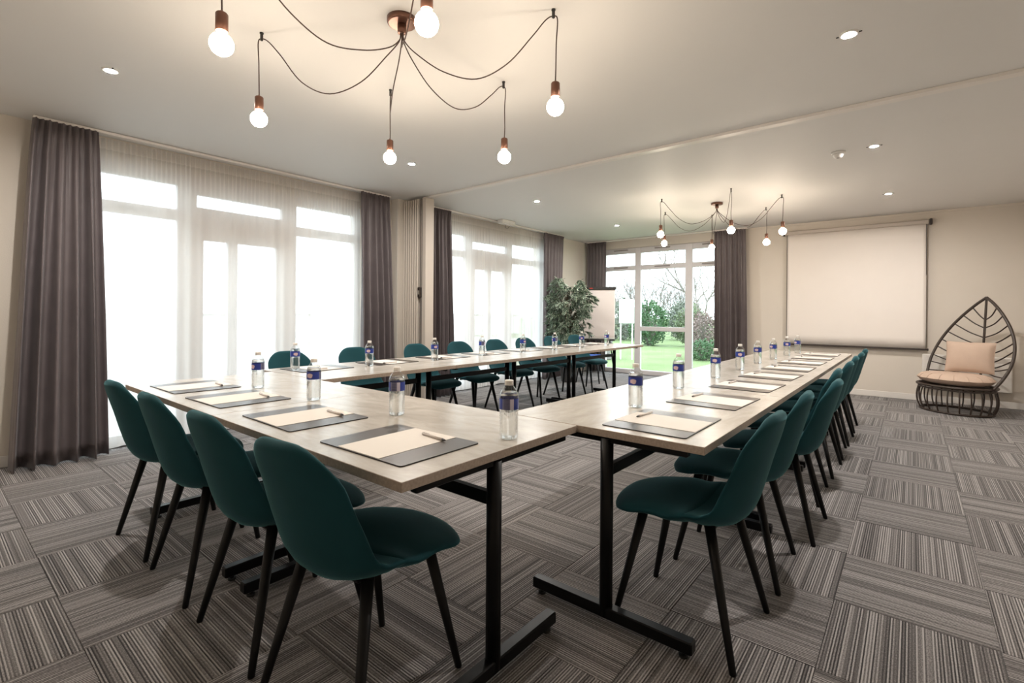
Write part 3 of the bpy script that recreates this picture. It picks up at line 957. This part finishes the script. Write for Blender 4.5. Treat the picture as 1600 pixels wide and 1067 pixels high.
# ------------------------------------------------------------------ pendant cluster lamps
def make_lamp(cx, cy, hooks, label, seed):
    rnd = random.Random(seed)
    root = empty('pendant_lamp', (cx, cy, ZC), label=label, cat='ceiling lamp', group='six-bulb cluster lamps')
    m_ = MB(); m_.lathe([(.064, -.0275), (.070, -.024), (.072, -.020), (.072, 0)], 28); can = m_.build('canopy', M['copper'], root)
    m_ = MB(); m_.lathe([(.019, -.072), (.021, -.070), (.021, -.027)], 18); m_.build('stem', M['copper'], can)
    for k, (hx, hy, zb) in enumerate(hooks):
        X, Y = hx-cx, hy-cy
        a = math.atan2(Y, X); L_ = math.hypot(X, Y)
        ux, uy = cos(a), sin(a); px, py = -uy, ux
        sag = rnd.uniform(-.345, -.285); w = rnd.uniform(-.03, .03)
        zk = zb - ZC + .043                    # underside of the socket
        hz = -.032
        def pt(t, z, side=0.0): return (ux*L_*t+px*side, uy*L_*t+py*side, z)
        P = [(ux*.008, uy*.008, -.065), (ux*.014, uy*.014, -.11), pt(.10, -.175, w*.3), pt(.28, sag*.86, w), pt(.50, sag, w), pt(.70, sag*.80, w*.6), pt(.86, -.125, w*.3),
             pt(.95, -.05), pt(1.0, hz), pt(1.010+.012/L_, hz-.018), (X+ux*.016+px*.003, Y+uy*.016, -.16), (X+ux*.012-px*.003, Y+uy*.012, -.28), (X+ux*.012, Y+uy*.012, zk+.075)]
        m_ = MB(); m_.tube(catmull(P, 7), .0030, 7); m_.build('cord', M['cord'], root)
        m_ = MB(); m_.box(X-.006, X+.006, Y-.006, Y+.006, -.042, 0, bev=.0015); m_.lathe([(.010, -.006), (.010, 0)], 12, X, Y); m_.build('ceiling_hook', M['gunmetal'], root)
        sx, sy = X+ux*.012, Y+uy*.012
        m_ = MB(); m_.lathe([(.0205, zk), (.0215, zk+.002), (.0215, zk+.064), (.018, zk+.069), (.005, zk+.071), (.004, zk+.080)], 20, sx, sy)
        so = m_.build('lamp_socket', M['copper'], root)
        m_ = MB(); m_.lathe([(.014, zk-.008), (.015, zk-.004), (.015, zk)], 18, sx, sy); m_.build('collar', M['white_plastic'], so)
        zc = zb-ZC
        pr_ = []
        R_ = .041
        for q in range(13):
            an = -pi/2 + q/12*(pi*.90)
            pr_.append((max(.0008, R_*cos(an)), zc-.004+R_*sin(an)))
        pr_ += [(.0145, zc+.036), (.0135, zk-.004)]
        m_ = MB(); m_.lathe(pr_, 22, sx, sy); m_.build('bulb', M['bulb'], so)
    return root
make_lamp(-1.965, 1.53, [(-1.335, 1.932, 2.168), (-1.995, 2.345, 2.165), (-2.645, 1.972, 2.192), (-2.635, 1.150, 2.185), (-1.985, .735, 2.17), (-1.300, 1.115, 2.17)],
          'six-bulb copper cluster lamp hanging over the short table row', 5)
make_lamp(-1.98, 6.63, [(-2.461, 5.992, 2.186), (-2.740, 6.80, 2.19), (-2.275, 7.39, 2.162), (-1.624, 5.96, 2.150), (-1.541, 7.30, 2.163), (-1.230, 6.64, 2.19)],
          'six-bulb copper cluster lamp in the part of the room by the projection screen', 6)

# recessed spots
def make_spot(x, y, label):
    root = empty('recessed_spot', (x, y, ZC), label=label, cat='ceiling light', group='recessed ceiling spots')
    m_ = MB(); m_.lathe([(.028, -.001), (.030, -.006), (.040, -.006), (.044, -.003), (.044, 0)], 24, cap0=False); m_.build('ring', M['white_plastic'], root)
    m_ = MB(); m_.lathe([(.0285, -.0025), (.0285, -.0005)], 20); m_.build('lens', M['spot'], root)
    for s in (-1, 1):
        m_ = MB(); m_.box(s*.048-.008, s*.048+.008, -.004, .004, -.004, 0, bev=.001); m_.build('spring_clip', M['gunmetal'], root)
for x, y, lb in ((-3.77, .76, 'lit recessed ceiling spot above the chairs of the short table row, window side'),
                 (-3.80, 3.09, 'lit recessed ceiling spot on the window side, just before the partition track'),
                 (-.262, 3.05, 'lit recessed ceiling spot above the first chairs of the screen row'),
                 (-3.784, 5.13, 'lit recessed ceiling spot above the window-side row, just past the partition track'),
                 (-3.773, 7.34, 'lit recessed ceiling spot in front of the potted ficus'),
                 (-.261, 5.20, 'lit recessed ceiling spot beside the smoke detector'),
                 (-.23, 7.34, 'lit recessed ceiling spot in front of the projection screen')):
    make_spot(x, y, lb)
# smoke detector
r_ = empty('smoke_detector', (-.52, 5.21, ZC), label='white round smoke detector on the ceiling', cat='smoke detector')
m_ = MB(); m_.lathe([(.050, -.020), (.056, -.012), (.056, 0)], 24); b_ = m_.build('base', M['white_plastic'], r_)
m_ = MB(); m_.lathe([(.018, -.050), (.030, -.046), (.040, -.030), (.042, -.020)], 24); m_.build('cover', M['white_plastic'], r_)
m_ = MB(); m_.lathe([(.012, -.053), (.014, -.050)], 14); m_.build('sensor', M['heater_dark'], r_)
# emergency light box above the second sheer
r_ = empty('emergency_light', (-4.96, 5.93, ZC), label='small white emergency light box on the ceiling by the sheer curtain', cat='emergency light')
m_ = MB(); m_.box(-.055, .055, -.16, .16, -.055, 0, bev=.008); m_.build('housing', M['white_plastic'], r_)
m_ = MB(); m_.box(-.042, .042, -.14, .14, -.068, -.055, bev=.006); m_.build('diffuser', M['trim'], r_)
m_ = MB(); m_.tube(catmull([(-.04, .02, -.06), (-.05, .03, -.10), (-.055, .10, -.10), (-.04, .12, -.06)], 6), .003, 6); m_.build('cable', M['gunmetal'], r_)

# ------------------------------------------------------------------ projection screen
r_ = empty('projection_screen', (-.705, YF-.07, 0), label='white pull-down projection screen hanging on the far wall', cat='projection screen')
m_ = MB(); m_.box(-.90, .88, -.030, .045, 2.445, 2.505, bev=.012); hs_ = m_.build('housing', M['screen_case'], r_)
for s in (-.912, .880):
    m_ = MB(); m_.box(s, s+.030, -.036, .050, 2.435, 2.515, bev=.006); m_.build('end_cap', M['screen_dark'], hs_)
m_ = MB(); nu = 40; vv = []; fs = []
for j in range(13):
    z = 2.45 + (.725-2.45)*j/12
    for i in range(nu+1):
        x = -.85 + 1.70*i/nu
        vv.append((x, .003*sin(i*.9)*(j/12) + .0025*sin(i*.37+j*.3), z))
for j in range(12):
    for i in range(nu):
        a = j*(nu+1)+i; fs.append((a, a+1, a+nu+2, a+nu+1))
m_.add(vv, fs, 0, True); so_ = m_.build('fabric', M['screen'], r_)
md = so_.modifiers.new('thickness', 'SOLIDIFY'); md.thickness = .002
for s in (-.853, .846):
    m_ = MB(); m_.box(s, s+.007, -.0045, .0045, .72, 2.45); m_.build('border', M['screen_dark'], so_)
m_ = MB(); m_.box(-.865, .862, -.011, .011, .705, .728, bev=.004); bb = m_.build('bottom_bar', M['screen_dark'], r_)
for s in (-.875, .862):
    m_ = MB(); m_.box(s, s+.018, -.014, .014, .700, .732, bev=.004); m_.build('bar_cap', M['screen_dark'], bb)

# ------------------------------------------------------------------ wall heater
r_ = empty('wall_heater', (.55, YF, .20), label='white flat panel heater on the wall behind the leaf-shaped chair', cat='heater')
m_ = MB(); m_.box(-.44, .44, -.085, -.020, 0, .455, bev=.010); m_.build('panel', M['heater'], r_)
for s in (-.3, .3):
    m_ = MB(); m_.box(s-.02, s+.02, -.020, 0, .05, .40); m_.build('bracket', M['heater_dark'], r_)
for k in range(4):
    m_ = MB(); m_.box(-.40, .40, -.091, -.083, .385+.015*k, .391+.015*k); m_.build('louvre', M['heater'], r_)

# ------------------------------------------------------------------ leaf-shaped chair
LFX, LFY, LFR = .42, 8.17, RAD(-44)
r_ = empty('leaf_chair', (LFX, LFY, 0), LFR, 'dark cane chair with a leaf-shaped back beside the projection screen', 'chair')
def ell(a, b, z, n=40, cy=0.0): return [(a*cos(2*pi*k/n), cy+b*sin(2*pi*k/n), z) for k in range(n)]
m_ = MB(); m_.tube(ell(.40, .33, .325), .016, 8, closed=True); m_.build('seat_rim', M['rattan'], r_)
m_ = MB(); m_.tube(ell(.385, .315, .292), .011, 8, closed=True); m_.build('seat_rim', M['rattan'], r_)
m_ = MB(); m_.tube(ell(.37, .30, .016), .014, 8, closed=True); m_.build('base_ring', M['rattan'], r_)
for k in range(9):
    x = -.32 + .08*k; y = .33*math.sqrt(1-(x/.40)**2)
    m_ = MB(); m_.tube([(x, -y, .322), (x, y, .322)], .007, 6); m_.build('seat_bar', M['rattan'], r_)
for k in range(22):
    a = 2*pi*k/22
    c, s = cos(a), sin(a)
    m_ = MB(); m_.tube(catmull([(.385*c, .315*s, .295), (.405*c, .335*s, .20), (.40*c, .33*s, .10), (.37*c, .30*s, .018)], 4), .0085, 7); m_.build('spindle', M['rattan'], r_)
half = [(.41, .02, .330), (.455, .10, .47), (.478, .18, .64), (.445, .255, .83), (.365, .315, 1.01), (.245, .365, 1.18), (.11, .405, 1.325), (0, .425, 1.415)]
for s in (-1, 1):
    m_ = MB(); m_.tube(catmull([(s*x, y, z) for x, y, z in half], 7), .0165, 9); m_.build('back_frame', M['rattan'], r_)
rib = [(0, .425, 1.41), (0, .405, 1.10), (0, .38, .75), (0, .335, .325)]
m_ = MB(); m_.tube(catmull(rib, 6), .0125, 8); m_.build('midrib', M['rattan'], r_)
hc = catmull(half, 12)
def on_half(z):
    return min(hc, key=lambda p: abs(p.z-z))
def on_rib(z):
    rc = catmull(rib, 20); return min(rc, key=lambda p: abs(p.z-z))
for k in range(9):
    ze = 1.29 - k*.102
    e = on_half(ze); b = on_rib(max(.52, ze - .15 - .012*k))
    for s in (-1, 1):
        mid = Vector((s*e.x*.5, (e.y+b.y)/2+.012, (e.z+b.z)/2-.022))
        m_ = MB(); m_.tube(catmull([(b.x, b.y, b.z), mid, (s*e.x, e.y, e.z)], 6), .0075, 7); m_.build('vein', M['rattan'], r_)

def cushion_mesh(a, b, h, tuft=True):
    """round tufted seat cushion"""
    N, Rn = 48, 10
    vv, fs = [], []
    def rim(th): return 1 + (.018*math.cos(th*16) if tuft else 0)
    for side in (1, -1):
        for i in range(Rn+1):
            q = i/Rn
            for k in range(N):
                th = 2*pi*k/N
                rr = q*rim(th)
                z = h*.5*side*(max(0, 1-q**4))**.5
                if side > 0: z += .006*sin(th*16)*q*q*(1-q) * 3 - .010*math.exp(-(q*4)**2)
                vv.append((a*rr*cos(th), b*rr*sin(th), h*.5+z))
    off = (Rn+1)*N
    for side, o in ((1, 0), (-1, off)):
        for i in range(Rn):
            for k in range(N):
                k2 = (k+1) % N
                f = (o+i*N+k, o+(i+1)*N+k, o+(i+1)*N+k2, o+i*N+k2)
                fs.append(f if side > 0 else f[::-1])
    m_ = MB(); m_.add(vv, fs, 0, True)
    return m_
cu = empty('seat_cushion', (LFX-.010, LFY-.010, .3420), LFR, 'round beige tufted seat cushion on the leaf-shaped cane chair', 'cushion')
cushion_mesh(.395, .318, .140).build('cover', M['cushion'], cu)
for k in range(16):
    th = 2*pi*(k+.5)/16
    m_ = MB()
    m_.tube(catmull([(.385*.80*cos(th), .314*.80*sin(th), .127), (.385*.92*cos(th), .314*.92*sin(th), .108), (.39*cos(th), .318*sin(th), .070)], 4), .0035, 6)
    m_.build('tuft_seam', M['cushion'], cu)
# pillow leaning on the back
def pillow_mesh(w, h, t):
    N = 18; vv = []; fs = []
    for side in (1, -1):
        for i in range(N+1):
            for j in range(N+1):
                u, v = -1+2*i/N, -1+2*j/N
                k = ((1-u*u)*(1-v*v))
                z = side*t*.5*max(0, k)**.42
                # corners stay out, edges pull in
                px_ = u*w/2*(1-.055*(1-v*v)); py_ = v*h/2*(1-.055*(1-u*u))
                z += side*.004*sin(7*u+3*v)*max(0, k)**.5
                vv.append((px_, z, py_ + h/2))
    o = (N+1)**2
    for i in range(N):
        for j in range(N):
            a = i*(N+1)+j
            fs.append((a, a+1, a+N+2, a+N+1)); fs.append((o+a, o+a+N+1, o+a+N+2, o+a+1))
    m_ = MB(); m_.add(vv, fs, 0, True); return m_
pl = empty('throw_pillow', (LFX+.148*sin(-LFR)+.018, LFY+.148*cos(LFR)-.035, .483), LFR+RAD(24), 'square beige pillow leaning against the leaf-shaped chair back', 'pillow')
pm = pillow_mesh(.47, .385, .14).build('cover', M['cushion'], pl)
pm.rotation_euler = (RAD(-9), 0, 0)
m_ = MB(); m_.tube([(-.234, 0, .003), (-.222, 0, .19), (-.234, 0, .382), (0, 0, .373), (.234, 0, .382), (.222, 0, .19), (.234, 0, .003), (0, 0, .012)], .003, 6, closed=True)
sm_ = m_.build('piping', M['cushion'], pl); sm_.rotation_euler = (RAD(-9), 0, 0)

# ------------------------------------------------------------------ ficus
PX, PY = -4.60, 7.20
r_ = empty('potted_ficus', (PX, PY, 0), label='potted variegated ficus in the corner by the window drape', cat='plant')
m_ = MB(); m_.lathe([(.12, 0), (.125, .01), (.155, .27), (.165, .275), (.165, .30), (.150, .30), (.145, .26)], 28, cap1=False); pt_ = m_.build('pot', M['pot'], r_)
m_ = MB(); m_.lathe([(.05, .255), (.146, .262), (.10, .268), (.001, .27)], 20); m_.build('soil', M['soil'], pt_)
rnd = random.Random(21)
tips = []
m_ = MB()
for k in range(3):
    a = k*2.1
    P = [(.03*cos(a), .03*sin(a), .25), (.03*cos(a+1.2), .03*sin(a+1.2), .50), (.035*cos(a+2.6), .035*sin(a+2.6), .78), (.06*cos(a+3.4), .06*sin(a+3.4), 1.05)]
    m_.tube(catmull(P, 6), [.016-.0004*i for i in range(19)], 8)
m_.build('trunk', M['bark'], r_)
m_ = MB(); lf = MB()
def leaf(mb_, p, d, up, L_, W_):
    d = d.normalized(); s = d.cross(up)
    if s.length < 1e-3: s = d.orthogonal()
    s.normalize(); n = s.cross(d)
    q0 = p; q1 = p + d*L_*.32; q2 = p + d*L_*.66 - n*L_*.05; q3 = p + d*L_ - n*L_*.16
    l1, r1 = q1 + s*W_*.5 + n*W_*.12, q1 - s*W_*.5 + n*W_*.12
    l2, r2 = q2 + s*W_*.42 + n*W_*.10, q2 - s*W_*.42 + n*W_*.10
    li1, ri1 = q1.lerp(l1, .62), q1.lerp(r1, .62); li2, ri2 = q2.lerp(l2, .58), q2.lerp(r2, .58)
    mb_.add([q0, li1, li2, q3, ri2, ri1, l1, l2, r1, r2], [(0, 5, 4, 3, 2, 1)], 0, False)
    mb_.add([q0, l1, li1], [(0, 2, 1)], 1); mb_.add([l1, l2, li2, li1], [(0, 3, 2, 1)], 1); mb_.add([l2, q3, li2], [(0, 2, 1)], 1)
    mb_.add([q0, r1, ri1], [(0, 1, 2)], 1); mb_.add([r1, r2, ri2, ri1], [(0, 1, 2, 3)], 1); mb_.add([r2, q3, ri2], [(0, 1, 2)], 1)
for k in range(125):
    z = rnd.uniform(.62, 1.55); a = rnd.uniform(0, 2*pi)
    env = lerp_tab([(.55, .20), (.85, .33), (1.2, .40), (1.5, .38), (1.85, .12)], z+.15)
    L_ = env*rnd.uniform(.6, 1.05)
    b0 = Vector((.03*cos(a), .03*sin(a), max(.55, z-.15)))
    e = Vector((L_*cos(a), L_*sin(a), z+rnd.uniform(.05, .28)))
    mid = b0.lerp(e, .55) + Vector((0, 0, .07))
    P = catmull([b0, mid, e, e + Vector((.07*cos(a), .07*sin(a), -.06))], 5)
    m_.tube(P, [.0045-.00022*i for i in range(len(P))], 5)
    for i, p in enumerate(P[3:]):
        for q in range(3):
            d = Vector((cos(a)+rnd.uniform(-1, 1), sin(a)+rnd.uniform(-1, 1), rnd.uniform(-.9, .35)))
            ok_ = PX + p.x > -4.93
            if ok_: leaf(lf, p, d, Vector((rnd.uniform(-.3, .3), rnd.uniform(-.3, .3), 1)), rnd.uniform(.07, .105), rnd.uniform(.028, .040))
m_.build('branches', M['bark'], r_)
fo = lf.build('foliage', [M['leaf_green'], M['leaf_cream']], r_); fo['kind'] = 'stuff'

# ------------------------------------------------------------------ flipchart
FX, FY = -4.50, 7.95
fa = math.atan2(-FX, FY) - RAD(6)             # faces into the room
r_ = empty('flipchart', (FX, FY, 0), fa, 'flipchart easel with blank sheet and black top clamp beside the ficus', 'flipchart')
def tilt(y, z): return y + (z-.70)*.12
m_ = MB()
vv = [(-.34, tilt(0, .72), .72), (.34, tilt(0, .72), .72), (.34, tilt(0, 1.66), 1.66), (-.34, tilt(0, 1.66), 1.66)]
m_.add(vv + [(x, y+.02, z) for x, y, z in vv], [(0,1,2,3), (7,6,5,4), (0,4,5,1), (1,5,6,2), (2,6,7,3), (3,7,4,0)]); m_.build('board', M['white_plastic'], r_)
m_ = MB()
vv = [(-.325, tilt(-.006, .745), .745), (.325, tilt(-.006, .745), .745), (.325, tilt(-.006, 1.63), 1.63), (-.325, tilt(-.006, 1.63), 1.63)]
m_.add(vv + [(x, y+.005, z) for x, y, z in vv], [(0,1,2,3), (7,6,5,4), (0,4,5,1), (1,5,6,2), (2,6,7,3), (3,7,4,0)]); m_.build('paper_block', M['board'], r_)
m_ = MB(); m_.box(-.35, .35, tilt(-.03, 1.65), tilt(.02, 1.65), 1.615, 1.668, bev=.006); cl = m_.build('clamp', M['gunmetal'], r_)
m_ = MB(); m_.box(-.13, -.07, tilt(-.033, 1.65), tilt(-.030, 1.65), 1.635, 1.652); m_.build('brand_mark', M['red'], cl)
m_ = MB(); m_.box(-.35, .35, -.085, .01, .685, .715, bev=.006); m_.build('pen_tray', M['gunmetal'], r_)
for s in (-1, 1):
    m_ = MB(); m_.tube([(s*.37, -.16, 0), (s*.24, .055, .75), (s*.16, .165, 1.60)], .013, 9); m_.build('leg', M['gunmetal'], r_)
m_ = MB(); m_.tube([(0, .56, 0), (0, .18, 1.60)], .013, 9); m_.build('leg', M['gunmetal'], r_)
m_ = MB(); m_.tube([(.345, -.03, .78), (.375, -.03, .78)], .012, 10); m_.build('knob', M['gunmetal'], r_)

# stool with a blue seat half hidden by the last chair
r_ = empty('stool', (-4.30, 7.42, 0), .3, 'small stool with a blue fabric seat and black legs by the flipchart', 'stool')
m_ = MB(); m_.box(-.17, .17, -.17, .17, .41, .465, bev=.018); m_.build('seat', M['blue_fabric'], r_)
for sx in (-1, 1):
    for sy in (-1, 1):
        m_ = MB(); m_.tube([(sx*.20, sy*.20, 0), (sx*.14, sy*.14, .412)], [.010, .014], 10); m_.build('leg', M['black_leg'], r_)

# ------------------------------------------------------------------ garden outside
mb = MB(); mb.box(-90, 60, YF+.25, 120, -.45, -.12); mb.box(-90, XL-26, -60, YF+.25, -.45, -.12)
gl_ = mb.build('lawn', M['grass']); tag(gl_, 'green lawn of the garden outside the glazed door', 'lawn', kind='structure')
mb = MB(); mb.box(XL-26, XL-.25, -20, YF+.25, -.30, -.09); mb.box(XL-26, -11.0, YF+.25, 19.0, -.30, -.09)
tag(mb.build('terrace', M['terrace']), 'pale concrete terrace outside the sheer curtains', 'terrace', kind='structure')

def bush(x, y, w, h, n, mat, label, seed, ls=.11, twig=0.0, group='garden shrubs', base=-.12):
    rnd = random.Random(seed)
    r = empty('shrub', (x, y, base), label=label, cat='shrub', group=group)
    m_ = MB()
    for k in range(26):
        a = rnd.uniform(0, 6.28); q = rnd.uniform(.3, .95)
        e = (w*.5*q*cos(a), w*.5*q*sin(a), h*rnd.uniform(.55, .98))
        m_.tube(catmull([(.08*cos(a), .08*sin(a), 0), (e[0]*.5, e[1]*.5, e[2]*.6), e], 3), [.018, .016, .014, .012, .010, .007, .004], 5)
    m_.build('stems', M['twig'], r)
    m_ = MB()
    for k in range(n):
        a = rnd.uniform(0, 6.28); t = rnd.uniform(-1, 1); q = rnd.uniform(.55, 1)**.5
        lump = 1 + .16*sin(3*a+seed) + .12*sin(5*a+7*t)
        p = Vector((w*.5*q*lump*math.sqrt(1-t*t)*cos(a), w*.5*q*lump*math.sqrt(1-t*t)*sin(a), h*.52 + h*.48*q*t*lump))
        if p.z < .02: p.z = .02 + abs(p.z)*.3
        d = Vector((rnd.uniform(-1, 1), rnd.uniform(-1, 1), rnd.uniform(-1, 1))).normalized(); s = d.orthogonal().normalized()
        L_ = ls*rnd.uniform(.6, 1.3)
        m_.add([p, p+d*L_*.5+s*L_*.3, p+d*L_, p+d*L_*.5-s*L_*.3], [(0, 1, 2, 3)])
    f = m_.build('foliage', mat, r); f['kind'] = 'stuff'
    return r

def bare_tree(x, y, h, label, seed, spread=.5, depth=6, r0=.10, group='bare trees in the garden', multi=1):
    rnd = random.Random(seed)
    r = empty('bare_tree', (x, y, -.12), label=label, cat='tree', group=group)
    tr_, br = MB(), MB()
    def grow(p, d, L_, rad, lev):
        q = p; pts = [p]
        for k in range(3):
            d = (d + Vector((rnd.uniform(-1, 1), rnd.uniform(-1, 1), rnd.uniform(-.4, .8)))*.16).normalized()
            q = q + d*L_/3; pts.append(q)
        (tr_ if lev == 0 else br).tube(pts, [rad*.9, rad*.8, rad*.7, rad*.6], 6 if lev < 2 else 4, caps=False)
        if lev >= depth: return
        for k in range(3 if lev < 4 else 2):
            nd = (d + Vector((rnd.uniform(-1, 1), rnd.uniform(-1, 1), rnd.uniform(-.35, .75)))*spread*1.5).normalized()
            st = pts[-1] if k == 0 else pts[rnd.choice((1, 2, 3))]
            grow(st, nd, L_*rnd.uniform(.62, .85), rad*(.62 if k else .70), lev+1)
    for k in range(multi):
        a = 6.28*k/multi
        d0 = Vector((cos(a)*.25, sin(a)*.25, 1)) if multi > 1 else Vector((rnd.uniform(-.1, .1), rnd.uniform(-.1, .1), 1))
        grow(Vector((0.1*cos(a)*(multi > 1), 0.1*sin(a)*(multi > 1), 0)), d0.normalized(), h*.27, r0, 0)
    tr_.build('trunk', M['twig'], r); o = br.build('branches', M['twig'], r); o['kind'] = 'stuff'
    return r
bush(-8.3, 19.05, 1.5, 1.75, 4200, M['bush'], 'dense round green shrub at the far side of the lawn', 3, ls=.09)
bush(-6.75, 19.6, 1.25, 1.55, 3200, M['bush_pale'], 'pale green loose shrub beside the round green shrub', 4, ls=.09)
bush(-11.1, 22.3, 2.6, 1.9, 3600, M['hedge_far'], 'grey green shrub behind the stone wall', 5, ls=.13)
bush(-4.95, 15.5, 1.05, 1.35, 2800, M['bush_brown'], 'reddish brown twiggy shrub seen past the drape', 6, ls=.07)
bush(-4.55, 14.1, .9, .55, 1800, M['bush'], 'low green shrub in front of the twiggy brown one', 7, ls=.06)
bush(-8.7, 24.2, 1.7, 1.9, 3000, M['hedge_far'], 'tall grey green shrub behind the round green one', 8, ls=.12)
bare_tree(-7.0, 21.9, 6.2, 'bare tree spreading its branches over the brown shrub', 31, spread=.62, depth=6, r0=.085)
bare_tree(-12.2, 25.2, 4.6, 'upright bare tree behind the stone wall', 32, spread=.40, depth=6, r0=.05, multi=3)
bare_tree(-13.2, 30.6, 5.2, 'bare many-stemmed tree beyond the round green shrub', 33, spread=.42, depth=6, r0=.05, multi=4)
bare_tree(-18.5, 28.0, 5.6, 'slender bare tree far beyond the stone wall', 34, spread=.38, depth=6, r0=.055, multi=3)
bare_tree(-10.2, 27.0, 4.2, 'small dense bare tree beyond the pale green shrub', 35, spread=.5, depth=6, r0=.045, multi=4)
bare_tree(-6.2, 26.5, 5.2, 'bare many-stemmed tree far behind the brown shrub', 36, spread=.45, depth=6, r0=.05, multi=4)

# low garden wall beyond the terrace, faint through the sheer curtains
gw_ = empty('garden_wall', (-19, 0, -.12), label='long low pale wall beyond the terrace outside the sheer curtains', cat='wall')
mb = MB(); mb.box(-.3, 0, -9, 24, 0, 1.12, bev=.01); mb.build('wall_body', M['panel_white'], gw_)
mb = MB(); mb.box(-.34, .04, -9, 24, 1.12, 1.20, bev=.01); mb.build('coping', M['terrace'], gw_)

# dry stone pier with a white panel
r_ = empty('stone_wall', (-6.50, 12.62, -.12), RAD(27), 'rough dry stone wall end standing on the lawn', 'wall')
rnd = random.Random(9)
for row in range(10):
    x = -.55 + (row % 2)*-.08
    while x < -.2:
        w = rnd.uniform(.18, .32)
        m_ = MB(); m_.box(x, x+w-.015, -.2-rnd.uniform(0, .03), .2, row*.155, row*.155+.148, bev=.02)
        m_.build('stone', M['stone'], r_); x += w
r_ = empty('garden_panel', (-6.27, 12.80, -.12), RAD(27), 'white rectangular panel on posts next to the stone wall', 'panel')
m_ = MB(); m_.box(-.20, .22, -.02, .02, 1.02, 1.70, bev=.006); m_.build('panel_face', M['panel_white'], r_)
for s in (-.15, .17):
    m_ = MB(); m_.box(s-.02, s+.02, .02, .06, 0, 1.68); m_.build('post', M['panel_white'], r_)
